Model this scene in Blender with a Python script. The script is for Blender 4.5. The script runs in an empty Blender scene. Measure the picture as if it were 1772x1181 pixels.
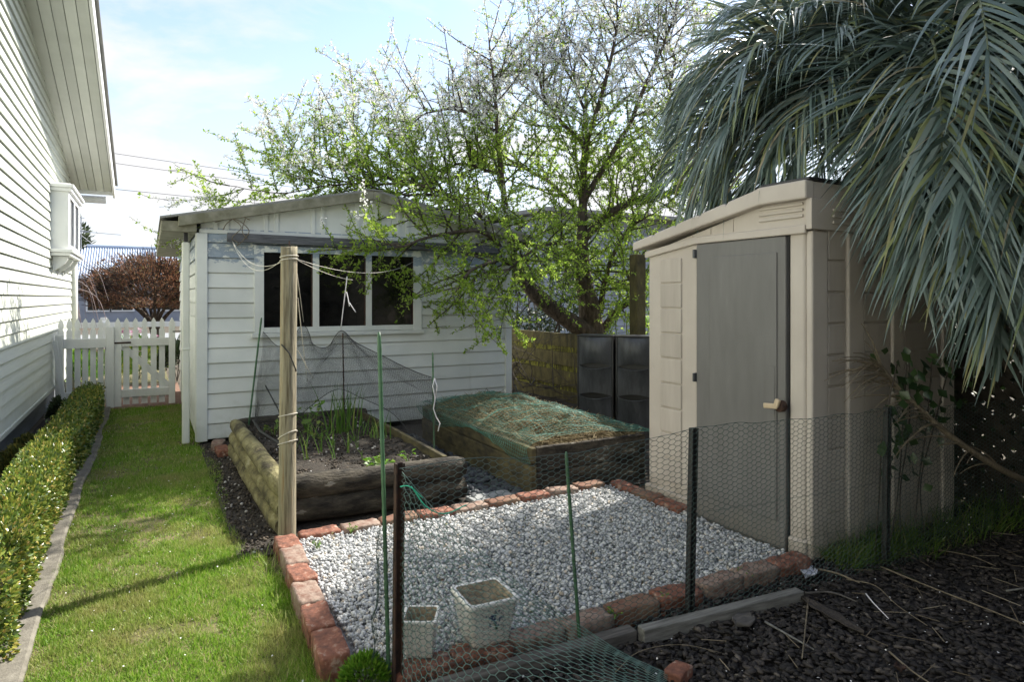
import bpy, bmesh, math, random
import numpy as np
from mathutils import Vector, Matrix

rng = np.random.default_rng(7)
random.seed(7)
scene = bpy.context.scene
COL = scene.collection
rad = math.radians

# ------------------------------------------------------------------ camera
cam = bpy.data.cameras.new("camera")
cam.sensor_width = 36.0
cam.lens = 23.0
cam.shift_y = -74.5 / 1772
cam.clip_start = 0.05
cam.clip_end = 3000
camo = bpy.data.objects.new("camera", cam)
COL.objects.link(camo)
camo.location = (0, 0, 1.4)
camo.rotation_euler = (rad(90), 0, rad(-29.05))
scene.camera = camo

# ------------------------------------------------------------------ light
SUN = Vector((1.0, 0.30, 1.02)).normalized()
SUN_EL = math.asin(SUN.z)
SUN_AZ = math.atan2(SUN.x, SUN.y)          # clockwise from +Y
sl = bpy.data.lights.new("sun", 'SUN')
sl.energy = 4.5
sl.angle = rad(0.53)
sl.color = (1.0, 0.94, 0.84)
so = bpy.data.objects.new("sun", sl)
COL.objects.link(so)
so.rotation_euler = (-SUN).to_track_quat('-Z', 'Y').to_euler()

world = bpy.data.worlds.new("World")
scene.world = world
world.use_nodes = True
wn = world.node_tree.nodes
wl = world.node_tree.links
wn.clear()
w_out = wn.new('ShaderNodeOutputWorld')
w_bg = wn.new('ShaderNodeBackground')
w_bg.inputs['Strength'].default_value = 0.135
w_sky = wn.new('ShaderNodeTexSky')
w_sky.sky_type = 'NISHITA'
w_sky.sun_disc = False
w_sky.sun_elevation = SUN_EL
w_sky.sun_rotation = SUN_AZ
w_sky.air_density = 1.0
w_sky.dust_density = 1.2
w_sky.ozone_density = 3.5
w_tc = wn.new('ShaderNodeTexCoord')
w_map = wn.new('ShaderNodeMapping')
w_map.inputs['Scale'].default_value = (1.0, 1.0, 2.6)
w_map.inputs['Location'].default_value = (0.35, 0.1, 0.0)
w_n1 = wn.new('ShaderNodeTexNoise')
w_n1.inputs['Scale'].default_value = 2.2
w_n1.inputs['Detail'].default_value = 9
w_n1.inputs['Roughness'].default_value = 0.58
w_n1.inputs['Distortion'].default_value = 0.35
w_r1 = wn.new('ShaderNodeValToRGB')
w_r1.color_ramp.elements[0].position = 0.46
w_r1.color_ramp.elements[1].position = 0.66
w_sep = wn.new('ShaderNodeSeparateXYZ')
w_el = wn.new('ShaderNodeMapRange')        # more cloud low down
w_el.inputs[1].default_value = 0.0
w_el.inputs[2].default_value = 0.42
w_el.inputs[3].default_value = 1.0
w_el.inputs[4].default_value = 0.10
w_add = wn.new('ShaderNodeMath'); w_add.operation = 'ADD'; w_add.use_clamp = True
w_mix = wn.new('ShaderNodeMix'); w_mix.data_type = 'RGBA'
CLOUD = 3.3
w_mix.inputs[7].default_value = (CLOUD, CLOUD * 1.0, CLOUD * 1.02, 1)
wl.new(w_tc.outputs['Generated'], w_map.inputs['Vector'])
wl.new(w_map.outputs['Vector'], w_n1.inputs['Vector'])
wl.new(w_n1.outputs['Fac'], w_r1.inputs['Fac'])
wl.new(w_tc.outputs['Generated'], w_sep.inputs[0])
wl.new(w_sep.outputs['Z'], w_el.inputs[0])
wl.new(w_r1.outputs['Color'], w_add.inputs[0])
wl.new(w_el.outputs[0], w_add.inputs[1])
wl.new(w_add.outputs[0], w_mix.inputs[0])
wl.new(w_sky.outputs['Color'], w_mix.inputs[6])
wl.new(w_mix.outputs[2], w_bg.inputs['Color'])
wl.new(w_bg.outputs[0], w_out.inputs[0])

scene.view_settings.view_transform = 'Standard'
scene.view_settings.look = 'None'
scene.view_settings.gamma = 1.0
scene.view_settings.exposure = 1.22
scene.render.engine = 'CYCLES'
scene.cycles.max_bounces = 6
scene.cycles.diffuse_bounces = 4
scene.cycles.glossy_bounces = 2
scene.cycles.transmission_bounces = 4
scene.cycles.transparent_max_bounces = 8
scene.cycles.use_denoising = True

# ------------------------------------------------------------------ noise helpers
def _hash(ix, iy, iz, s):
    n = (ix * 374761393 + iy * 668265263 + iz * 2147483647 + s * 974711) & 0xffffffff
    n = ((n ^ (n >> 13)) * 1274126177) & 0xffffffff
    return ((n ^ (n >> 16)) & 0xffff) / 65535.0

def vn(x, y, z=0.0, s=0):
    """value noise in -1..1, works on arrays"""
    x = np.asarray(x, float); y = np.asarray(y, float); z = np.asarray(z, float) + 0 * x
    ix = np.floor(x).astype(np.int64); iy = np.floor(y).astype(np.int64); iz = np.floor(z).astype(np.int64)
    fx, fy, fz = x - ix, y - iy, z - iz
    fx = fx * fx * (3 - 2 * fx); fy = fy * fy * (3 - 2 * fy); fz = fz * fz * (3 - 2 * fz)
    r = 0
    for dx in (0, 1):
        for dy in (0, 1):
            for dz in (0, 1):
                w = (fx if dx else 1 - fx) * (fy if dy else 1 - fy) * (fz if dz else 1 - fz)
                r = r + w * _hash(ix + dx, iy + dy, iz + dz, s)
    return r * 2 - 1

def norm(a):
    return a / np.maximum(np.linalg.norm(a, axis=-1, keepdims=True), 1e-9)

# ------------------------------------------------------------------ materials
def _tree(name):
    m = bpy.data.materials.new(name)
    m.use_nodes = True
    nt = m.node_tree
    nt.nodes.clear()
    out = nt.nodes.new('ShaderNodeOutputMaterial')
    b = nt.nodes.new('ShaderNodeBsdfPrincipled')
    nt.links.new(b.outputs[0], out.inputs[0])
    return m, nt, b, out

def c4(c):
    return (c[0], c[1], c[2], 1)

def ramp(nt, stops):
    r = nt.nodes.new('ShaderNodeValToRGB')
    e = r.color_ramp.elements
    while len(e) < len(stops):
        e.new(0.5)
    for k, (p, c) in enumerate(stops):
        e[k].position = p
        e[k].color = c4(c)
    return r

def pm(name, c1, c2, scale=6, rough=0.7, bump=0.2, stretch=(1, 1, 1), detail=6, lo=0.35, hi=0.65,
       bscale=None, bdist=0.01, spec=0.5, third=None, metal=0.0):
    """noise mix of two (or three) colours with a bump, in object coordinates"""
    m, nt, b, out = _tree(name)
    tc = nt.nodes.new('ShaderNodeTexCoord')
    mp = nt.nodes.new('ShaderNodeMapping')
    mp.inputs['Scale'].default_value = stretch
    n = nt.nodes.new('ShaderNodeTexNoise')
    n.inputs['Scale'].default_value = scale
    n.inputs['Detail'].default_value = detail
    n.inputs['Roughness'].default_value = 0.62
    st = [(lo, c1), (hi, c2)]
    if third:
        st.append((third[0], third[1]))
    r = ramp(nt, st)
    L = nt.links.new
    L(tc.outputs['Object'], mp.inputs[0]); L(mp.outputs[0], n.inputs['Vector'])
    L(n.outputs['Fac'], r.inputs[0]); L(r.outputs[0], b.inputs['Base Color'])
    b.inputs['Roughness'].default_value = rough
    b.inputs['Specular IOR Level'].default_value = spec
    b.inputs['Metallic'].default_value = metal
    if bump:
        n2 = nt.nodes.new('ShaderNodeTexNoise')
        n2.inputs['Scale'].default_value = bscale or scale * 4
        n2.inputs['Detail'].default_value = 5
        L(mp.outputs[0], n2.inputs['Vector'])
        bp = nt.nodes.new('ShaderNodeBump')
        bp.inputs['Strength'].default_value = bump
        bp.inputs['Distance'].default_value = bdist
        L(n2.outputs['Fac'], bp.inputs['Height'])
        L(bp.outputs[0], b.inputs['Normal'])
    return m

def island(name, stops, rough=0.6, trans=0.0, tcol=None, spec=0.4, patch=None, bump=0.0):
    """each piece of the mesh takes its own colour from the ramp; thin leaves also let light through"""
    m, nt, b, out = _tree(name)
    L = nt.links.new
    g = nt.nodes.new('ShaderNodeNewGeometry')
    r = ramp(nt, stops)
    L(g.outputs['Random Per Island'], r.inputs[0])
    col = r.outputs[0]
    if patch:                                   # patch = (scale, colour, lo, hi, amount): larger areas of another colour
        tc = nt.nodes.new('ShaderNodeTexCoord')
        n = nt.nodes.new('ShaderNodeTexNoise')
        n.inputs['Scale'].default_value = patch[0]
        n.inputs['Detail'].default_value = 4
        L(tc.outputs['Object'], n.inputs['Vector'])
        mr = nt.nodes.new('ShaderNodeMapRange')
        mr.inputs[1].default_value = patch[2]; mr.inputs[2].default_value = patch[3]
        mr.inputs[4].default_value = patch[4]
        L(n.outputs['Fac'], mr.inputs[0])
        mx = nt.nodes.new('ShaderNodeMix'); mx.data_type = 'RGBA'
        L(mr.outputs[0], mx.inputs[0]); L(col, mx.inputs[6])
        mx.inputs[7].default_value = c4(patch[1])
        col = mx.outputs[2]
    L(col, b.inputs['Base Color'])
    b.inputs['Roughness'].default_value = rough
    b.inputs['Specular IOR Level'].default_value = spec
    if bump:
        tc2 = nt.nodes.new('ShaderNodeTexCoord')
        n2 = nt.nodes.new('ShaderNodeTexNoise'); n2.inputs['Scale'].default_value = 120
        L(tc2.outputs['Object'], n2.inputs['Vector'])
        bp = nt.nodes.new('ShaderNodeBump'); bp.inputs['Strength'].default_value = bump; bp.inputs['Distance'].default_value = 0.004
        L(n2.outputs['Fac'], bp.inputs['Height']); L(bp.outputs[0], b.inputs['Normal'])
    if trans > 0:
        t = nt.nodes.new('ShaderNodeBsdfTranslucent')
        if tcol:
            t.inputs['Color'].default_value = c4(tcol)
        else:
            L(col, t.inputs['Color'])
        mxs = nt.nodes.new('ShaderNodeMixShader')
        mxs.inputs[0].default_value = trans
        L(b.outputs[0], mxs.inputs[1]); L(t.outputs[0], mxs.inputs[2]); L(mxs.outputs[0], out.inputs[0])
    return m

def plain(name, c, rough=0.5, spec=0.5, metal=0.0):
    return pm(name, tuple(x * 0.93 for x in c), tuple(min(1, x * 1.05) for x in c), 9, rough, 0.05, spec=spec, metal=metal)

M = {}
M['house'] = pm('cream house paint', (0.56, 0.59, 0.52), (0.62, 0.645, 0.58), 2.5, 0.5, 0.05, (1, 0.3, 3), bscale=30)
M['trim'] = pm('white gloss trim paint', (0.78, 0.79, 0.78), (0.83, 0.84, 0.83), 3, 0.4, 0.03)
M['soffit'] = pm('soffit paint', (0.60, 0.62, 0.57), (0.66, 0.68, 0.63), 3, 0.6, 0.04)
M['base'] = pm('grey base boards', (0.10, 0.115, 0.13), (0.17, 0.19, 0.21), 5, 0.7, 0.1, (1, 0.3, 2))
M['roofgrey'] = pm('dark roof sheet', (0.20, 0.20, 0.19), (0.26, 0.26, 0.24), 4, 0.6, 0.1)
M['picket'] = pm('white picket paint', (0.74, 0.75, 0.74), (0.82, 0.83, 0.82), 7, 0.55, 0.1, (1, 1, 0.3), third=(0.8, (0.60, 0.58, 0.52)))
M['fascia'] = pm('lichen stained fascia', (0.15, 0.145, 0.095), (0.27, 0.26, 0.20), 9, 0.85, 0.25, third=(0.8, (0.34, 0.33, 0.28)))
M['beam'] = pm('weathered grey beam', (0.05, 0.052, 0.06), (0.15, 0.155, 0.165), 10, 0.85, 0.5, (0.6, 6, 9), bdist=0.006)
M['pipe'] = pm('cream downpipe', (0.66, 0.67, 0.58), (0.72, 0.73, 0.66), 4, 0.45, 0.03)
M['post'] = pm('round post timber', (0.075, 0.058, 0.032), (0.31, 0.28, 0.195), 5, 0.9, 0.9, (9, 9, 0.55), lo=0.30, hi=0.56, third=(0.72, (0.24, 0.155, 0.065)), bdist=0.008)
M['log'] = pm('mossy sleeper logs', (0.05, 0.042, 0.022), (0.24, 0.215, 0.10), 9, 0.95, 1.0, (1, 0.5, 1), lo=0.36, hi=0.58, third=(0.74, (0.40, 0.385, 0.28)), bscale=60, bdist=0.014)
M['darklog'] = pm('dark damp sleeper', (0.016, 0.014, 0.011), (0.10, 0.086, 0.064), 9, 0.95, 1.0, (0.6, 1, 1.6), lo=0.40, third=(0.66, (0.26, 0.24, 0.20)), bscale=60, bdist=0.014)
M['sleeper'] = pm('mossy flat sleepers', (0.035, 0.03, 0.018), (0.13, 0.11, 0.05), 5, 0.95, 0.6, (1, 1, 2.5), third=(0.75, (0.19, 0.19, 0.07)), bdist=0.008)
M['mossfence'] = pm('mossy fence boards', (0.045, 0.038, 0.016), (0.13, 0.11, 0.04), 5, 0.95, 0.5, (2, 2, 0.8), third=(0.70, (0.24, 0.25, 0.03)), bdist=0.006)
M['mossback'] = pm('bright mossy boards', (0.05, 0.042, 0.016), (0.16, 0.155, 0.025), 7, 0.95, 0.5, (2, 4, 0.8), lo=0.38, hi=0.55, third=(0.68, (0.30, 0.31, 0.04)), bdist=0.006)
M['timber'] = pm('grey bare timber', (0.10, 0.098, 0.09), (0.23, 0.225, 0.21), 8, 0.9, 0.4, (0.7, 7, 7), bdist=0.004)
M['darktimber'] = pm('dark damp timber', (0.05, 0.046, 0.042), (0.13, 0.12, 0.11), 8, 0.9, 0.4, (0.7, 7, 7), bdist=0.004)
M['bark'] = pm('plum bark', (0.035, 0.026, 0.018), (0.14, 0.105, 0.075), 7, 0.95, 1.0, (3, 3, 0.8), third=(0.75, (0.22, 0.20, 0.15)), bdist=0.02)
M['twig'] = pm('grey brown twigs', (0.035, 0.028, 0.022), (0.085, 0.07, 0.058), 9, 0.9, 0.0)
M['shedplastic'] = pm('beige shed plastic', (0.475, 0.42, 0.365), (0.545, 0.49, 0.43), 3, 0.55, 0.12, (6, 6, 0.7), bscale=26, bdist=0.002)
M['shedplain'] = pm('smooth beige plastic', (0.495, 0.44, 0.385), (0.56, 0.505, 0.445), 2.5, 0.5, 0.04, third=(0.82, (0.39, 0.35, 0.29)))
M['sheddoor'] = pm('taupe door plastic', (0.148, 0.144, 0.138), (0.175, 0.171, 0.164), 3, 0.5, 0.12, (4, 4, 0.8), third=(0.8, (0.21, 0.208, 0.20)), bscale=24, bdist=0.002)
M['blackplastic'] = pm('black plastic', (0.018, 0.018, 0.02), (0.035, 0.036, 0.04), 4, 0.4, 0.05)
M['planter'] = pm('grey black planter plastic', (0.05, 0.054, 0.06), (0.10, 0.105, 0.115), 5, 0.38, 0.08, (3, 3, 0.5), third=(0.8, (0.17, 0.175, 0.18)))
M['steel'] = pm('black painted steel', (0.012, 0.012, 0.013), (0.03, 0.029, 0.028), 14, 0.5, 0.15)
M['rust'] = pm('rusty steel', (0.018, 0.011, 0.009), (0.065, 0.030, 0.019), 20, 0.85, 0.3)
M['stake'] = pm('green plastic stake', (0.035, 0.10, 0.045), (0.07, 0.16, 0.08), 14, 0.5, 0.2)
M['wire'] = pm('green coated wire', (0.035, 0.065, 0.06), (0.06, 0.10, 0.09), 10, 0.5, 0)
M['wirepale'] = pm('pale green coated wire', (0.10, 0.19, 0.165), (0.16, 0.26, 0.22), 20, 0.5, 0, third=(0.75, (0.25, 0.22, 0.13)))
M['blacknet'] = pm('black net cord', (0.015, 0.016, 0.017), (0.025, 0.026, 0.027), 10, 0.7, 0)
M['greennet'] = pm('green net cord', (0.045, 0.165, 0.125), (0.08, 0.23, 0.18), 10, 0.6, 0)
M['string'] = pm('pale string', (0.50, 0.47, 0.40), (0.66, 0.63, 0.56), 60, 0.9, 0)
M['whitecord'] = pm('white cord', (0.68, 0.66, 0.70), (0.80, 0.79, 0.80), 60, 0.9, 0)
M['greentwine'] = pm('bright green twine', (0.03, 0.40, 0.25), (0.06, 0.5, 0.33), 30, 0.6, 0)
M['brick'] = pm('old red brick', (0.095, 0.045, 0.034), (0.23, 0.092, 0.058), 22, 0.95, 1.0, lo=0.32, hi=0.55, third=(0.68, (0.38, 0.29, 0.23)), bscale=60, bdist=0.006)
M['brickpale'] = pm('pale mortar stained brick', (0.16, 0.085, 0.062), (0.31, 0.245, 0.20), 20, 0.92, 0.8, third=(0.75, (0.42, 0.38, 0.33)), bscale=60, bdist=0.006)
M['brickmoss'] = pm('mossy brick', (0.15, 0.065, 0.042), (0.21, 0.14, 0.095), 12, 0.95, 0.7, third=(0.70, (0.12, 0.12, 0.04)), bscale=60, bdist=0.006)
M['ceramic'] = pm('weathered white ceramic', (0.72, 0.70, 0.66), (0.82, 0.81, 0.78), 9, 0.3, 0.05, third=(0.76, (0.40, 0.35, 0.25)))
M['ceramicin'] = pm('soiled pot inside', (0.22, 0.17, 0.11), (0.50, 0.43, 0.32), 12, 0.85, 0.2)
M['potblue'] = pm('blue glaze flower', (0.02, 0.04, 0.11), (0.04, 0.07, 0.16), 40, 0.35, 0)
M['potgreen'] = pm('green glaze stem', (0.02, 0.05, 0.025), (0.04, 0.08, 0.04), 40, 0.35, 0)
M['soil'] = pm('dark garden soil', (0.022, 0.018, 0.014), (0.06, 0.050, 0.040), 25, 1.0, 0.9, bscale=90, bdist=0.02)
M['edging'] = pm('concrete edging', (0.11, 0.10, 0.08), (0.21, 0.195, 0.16), 14, 0.95, 0.6, third=(0.75, (0.27, 0.255, 0.22)), bscale=140, bdist=0.006)
M['slab'] = pm('pale concrete slab', (0.20, 0.21, 0.21), (0.33, 0.34, 0.34), 8, 0.95, 0.3)
M['dirtgrass'] = pm('lawn soil and thatch', (0.07, 0.08, 0.025), (0.17, 0.14, 0.07), 9, 1.0, 0.6)
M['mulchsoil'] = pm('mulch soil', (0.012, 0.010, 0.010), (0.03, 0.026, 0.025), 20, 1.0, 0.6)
M['gravelbase'] = pm('gravel bed base', (0.16, 0.16, 0.16), (0.26, 0.26, 0.26), 60, 1.0, 0.5)
M['earth'] = pm('bare earth', (0.06, 0.05, 0.035), (0.11, 0.09, 0.06), 6, 1.0, 0.4)
M['lattice'] = pm('dark lattice timber', (0.035, 0.030, 0.024), (0.085, 0.072, 0.058), 9, 0.95, 0.3)
M['greyhouse'] = pm('blue grey house boards', (0.25, 0.28, 0.31), (0.31, 0.34, 0.37), 3, 0.6, 0.05)
M['ironroof'] = pm('blue grey iron roof', (0.36, 0.43, 0.54), (0.43, 0.50, 0.60), 2, 0.5, 0.03)
M['farwall'] = pm('distant grey wall', (0.25, 0.27, 0.31), (0.32, 0.34, 0.38), 2, 0.7, 0.03)
M['cable'] = plain('dark cable', (0.08, 0.08, 0.085), 0.6)
M['metal'] = plain('antenna metal', (0.32, 0.33, 0.34), 0.45, 0.5, 0.4)
M['handle'] = pm('cream handle plastic', (0.55, 0.42, 0.27), (0.62, 0.50, 0.34), 20, 0.5, 0)
M['scrap'] = pm('torn plastic bag', (0.42, 0.46, 0.56), (0.72, 0.74, 0.80), 20, 0.5, 0.3)
M['dryleaf'] = pm('dry palm fibre', (0.14, 0.11, 0.075), (0.25, 0.205, 0.14), 12, 0.9, 0.3, (8, 8, 1))
M['drystick'] = pm('dry stalk', (0.13, 0.105, 0.07), (0.24, 0.20, 0.14), 20, 0.9, 0.2)
M['darkbarkpiece'] = pm('slab of dark bark', (0.030, 0.025, 0.022), (0.075, 0.062, 0.052), 14, 0.95, 0.7, (1, 5, 1))

def glass_mat():
    m, nt, b, out = _tree('dark window glass')
    tc = nt.nodes.new('ShaderNodeTexCoord')
    n = nt.nodes.new('ShaderNodeTexNoise'); n.inputs['Scale'].default_value = 3.2; n.inputs['Detail'].default_value = 10; n.inputs['Roughness'].default_value = 0.72
    r = ramp(nt, [(0.4, (0.004, 0.004, 0.0045)), (0.62, (0.010, 0.0095, 0.009)), (0.8, (0.024, 0.024, 0.025))])
    nt.links.new(tc.outputs['Object'], n.inputs['Vector']); nt.links.new(n.outputs['Fac'], r.inputs[0])
    nt.links.new(r.outputs[0], b.inputs['Base Color'])
    n2 = nt.nodes.new('ShaderNodeTexNoise'); n2.inputs['Scale'].default_value = 11; n2.inputs['Detail'].default_value = 8
    r2 = ramp(nt, [(0.35, (0.02,) * 3), (0.7, (0.22,) * 3)])
    nt.links.new(tc.outputs['Object'], n2.inputs['Vector']); nt.links.new(n2.outputs['Fac'], r2.inputs[0])
    nt.links.new(r2.outputs[0], b.inputs['Roughness'])
    b.inputs['Specular IOR Level'].default_value = 0.5
    return m
M['glass'] = glass_mat()

def shed_paint():
    """pale blue-white paint, flaked back to blue undercoat on the boards under the eave"""
    m, nt, b, out = _tree('flaking pale paint')
    L = nt.links.new
    tc = nt.nodes.new('ShaderNodeTexCoord')
    sep = nt.nodes.new('ShaderNodeSeparateXYZ'); L(tc.outputs['Object'], sep.inputs[0])
    n = nt.nodes.new('ShaderNodeTexNoise'); n.inputs['Scale'].default_value = 3; n.inputs['Detail'].default_value = 6
    L(tc.outputs['Object'], n.inputs['Vector'])
    base = ramp(nt, [(0.35, (0.63, 0.655, 0.625)), (0.65, (0.71, 0.73, 0.70))]); L(n.outputs['Fac'], base.inputs[0])
    # flaking
    mp = nt.nodes.new('ShaderNodeMapping'); mp.inputs['Scale'].default_value = (5, 5, 9); L(tc.outputs['Object'], mp.inputs[0])
    fl = nt.nodes.new('ShaderNodeTexNoise'); fl.inputs['Scale'].default_value = 1.6; fl.inputs['Detail'].default_value = 9; fl.inputs['Roughness'].default_value = 0.72
    L(mp.outputs[0], fl.inputs['Vector'])
    hgt = nt.nodes.new('ShaderNodeMapRange')
    hgt.inputs[1].default_value = 1.66; hgt.inputs[2].default_value = 1.80; hgt.inputs[3].default_value = -0.16; hgt.inputs[4].default_value = 0.10
    L(sep.outputs['Z'], hgt.inputs[0])
    a = nt.nodes.new('ShaderNodeMath'); a.operation = 'ADD'; L(fl.outputs['Fac'], a.inputs[0]); L(hgt.outputs[0], a.inputs[1])
    st = nt.nodes.new('ShaderNodeMapRange'); st.inputs[1].default_value = 0.53; st.inputs[2].default_value = 0.585
    L(a.outputs[0], st.inputs[0])
    und = ramp(nt, [(0.4, (0.20, 0.26, 0.33)), (0.6, (0.33, 0.39, 0.46))]); L(fl.outputs['Fac'], und.inputs[0])
    mx = nt.nodes.new('ShaderNodeMix'); mx.data_type = 'RGBA'
    L(st.outputs[0], mx.inputs[0]); L(base.outputs[0], mx.inputs[6]); L(und.outputs[0], mx.inputs[7])
    # dirt streaks
    mp2 = nt.nodes.new('ShaderNodeMapping'); mp2.inputs['Scale'].default_value = (9, 9, 1.2); L(tc.outputs['Object'], mp2.inputs[0])
    ds = nt.nodes.new('ShaderNodeTexNoise'); ds.inputs['Scale'].default_value = 1.3; ds.inputs['Detail'].default_value = 8; L(mp2.outputs[0], ds.inputs['Vector'])
    dr = nt.nodes.new('ShaderNodeMapRange'); dr.inputs[1].default_value = 0.60; dr.inputs[2].default_value = 0.80; dr.inputs[4].default_value = 0.35
    L(ds.outputs['Fac'], dr.inputs[0])
    mx2 = nt.nodes.new('ShaderNodeMix'); mx2.data_type = 'RGBA'
    L(dr.outputs[0], mx2.inputs[0]); L(mx.outputs[2], mx2.inputs[6]); mx2.inputs[7].default_value = (0.42, 0.42, 0.38, 1)
    L(mx2.outputs[2], b.inputs['Base Color'])
    b.inputs['Roughness'].default_value = 0.6
    return m
M['shedpaint'] = shed_paint()
M['gablepaint'] = pm('pale blue white sheet paint', (0.63, 0.655, 0.625), (0.71, 0.73, 0.70), 3, 0.6, 0.04, third=(0.85, (0.50, 0.51, 0.48)))

G_LEAF = [(0.0, (0.20, 0.34, 0.03)), (0.5, (0.32, 0.47, 0.055)), (1.0, (0.45, 0.56, 0.12))]
M['leaf'] = island('young plum leaves', G_LEAF, 0.45, 0.62)
M['blossom'] = island('white blossom', [(0, (0.80, 0.80, 0.78)), (0.85, (0.86, 0.86, 0.84)), (1, (0.72, 0.76, 0.55))], 0.7, 0.4)
M['hedgeleaf'] = island('box hedge leaves', [(0, (0.04, 0.085, 0.016)), (0.40, (0.11, 0.18, 0.026)), (0.72, (0.24, 0.29, 0.05)), (0.93, (0.42, 0.39, 0.08)), (1, (0.46, 0.31, 0.09))], 0.3, 0.25, spec=0.6)
M['grass'] = island('lawn grass', [(0, (0.09, 0.20, 0.016)), (0.40, (0.19, 0.36, 0.03)), (0.75, (0.29, 0.43, 0.06)), (0.90, (0.40, 0.42, 0.14)), (0.97, (0.52, 0.46, 0.24)), (1, (0.60, 0.54, 0.33))], 0.5, 0.45,
                    patch=(2.4, (0.38, 0.33, 0.15), 0.46, 0.70, 0.72))
M['tuft'] = island('long grass', [(0, (0.05, 0.11, 0.015)), (0.8, (0.12, 0.20, 0.03)), (1, (0.24, 0.22, 0.10))], 0.5, 0.3)
M['petal'] = island('fallen petals', [(0, (0.78, 0.77, 0.76)), (1, (0.85, 0.84, 0.85))], 0.7, 0.2)
M['gravel'] = island('pale grey gravel', [(0, (0.26, 0.27, 0.28)), (0.25, (0.40, 0.41, 0.42)), (0.7, (0.52, 0.53, 0.535)), (0.9, (0.66, 0.66, 0.645)), (1, (0.52, 0.43, 0.33))], 0.85, bump=0.5)
M['pebble'] = island('dark pebbles', [(0, (0.035, 0.04, 0.046)), (1, (0.085, 0.092, 0.10))], 0.7)
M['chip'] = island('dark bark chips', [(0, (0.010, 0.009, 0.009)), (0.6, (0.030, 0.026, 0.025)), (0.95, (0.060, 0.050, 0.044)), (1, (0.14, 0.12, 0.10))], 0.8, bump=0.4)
M['straw'] = island('straw', [(0, (0.06, 0.042, 0.018)), (0.4, (0.19, 0.14, 0.065)), (0.8, (0.34, 0.27, 0.14)), (1, (0.48, 0.40, 0.23))], 0.75, 0.1)
M['palmleaf'] = island('glaucous palm leaflets', [(0, (0.055, 0.085, 0.065)), (0.35, (0.13, 0.19, 0.165)), (0.76, (0.29, 0.36, 0.345)), (0.84, (0.21, 0.26, 0.11)), (0.92, (0.30, 0.32, 0.13)), (0.96, (0.34, 0.28, 0.17)), (1, (0.50, 0.44, 0.33))], 0.36, 0.15, spec=0.6)
M['rachis'] = pm('palm midrib', (0.14, 0.17, 0.09), (0.24, 0.26, 0.16), 10, 0.5, 0.1)
M['deadpalm'] = island('dead palm leaflets', [(0, (0.13, 0.10, 0.065)), (1, (0.30, 0.25, 0.175))], 0.85, 0.1)
M['shrubdark'] = island('dark evergreen leaves', [(0, (0.010, 0.022, 0.008)), (0.8, (0.028, 0.05, 0.016)), (1, (0.07, 0.10, 0.02))], 0.5, 0.15)
M['vine'] = island('glossy vine leaves', [(0, (0.014, 0.035, 0.012)), (1, (0.045, 0.08, 0.025))], 0.3, 0.1, spec=0.6)
M['onion'] = island('onion leaves', [(0, (0.06, 0.15, 0.02)), (0.85, (0.13, 0.25, 0.04)), (1, (0.30, 0.30, 0.10))], 0.45, 0.2)
M['seedling'] = island('vegetable seedlings', [(0, (0.07, 0.15, 0.02)), (0.7, (0.15, 0.24, 0.04)), (1, (0.28, 0.25, 0.04))], 0.5, 0.3)
M['brightshrub'] = island('bright shrub leaves', [(0, (0.06, 0.16, 0.012)), (0.7, (0.13, 0.27, 0.025)), (1, (0.24, 0.36, 0.05))], 0.4, 0.35)
M['conifer'] = island('golden conifer foliage', [(0, (0.05, 0.07, 0.015)), (0.6, (0.13, 0.14, 0.03)), (1, (0.32, 0.26, 0.06))], 0.6, 0.2)
M['rustleaf'] = island('rust brown leaves', [(0, (0.14, 0.07, 0.04)), (0.5, (0.27, 0.125, 0.065)), (0.8, (0.36, 0.19, 0.11)), (1, (0.22, 0.20, 0.08))], 0.7, 0.25)
M['fargreen'] = island('distant dark foliage', [(0, (0.035, 0.055, 0.025)), (1, (0.085, 0.115, 0.045))], 0.7, 0.15)
M['flower'] = island('pink flowers', [(0, (0.5, 0.12, 0.30)), (0.5, (0.65, 0.35, 0.5)), (1, (0.8, 0.7, 0.75))], 0.6, 0.3)
M['bigleaf'] = island('broad bright leaves', [(0, (0.06, 0.17, 0.015)), (1, (0.16, 0.30, 0.03))], 0.35, 0.4, spec=0.6)

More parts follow.
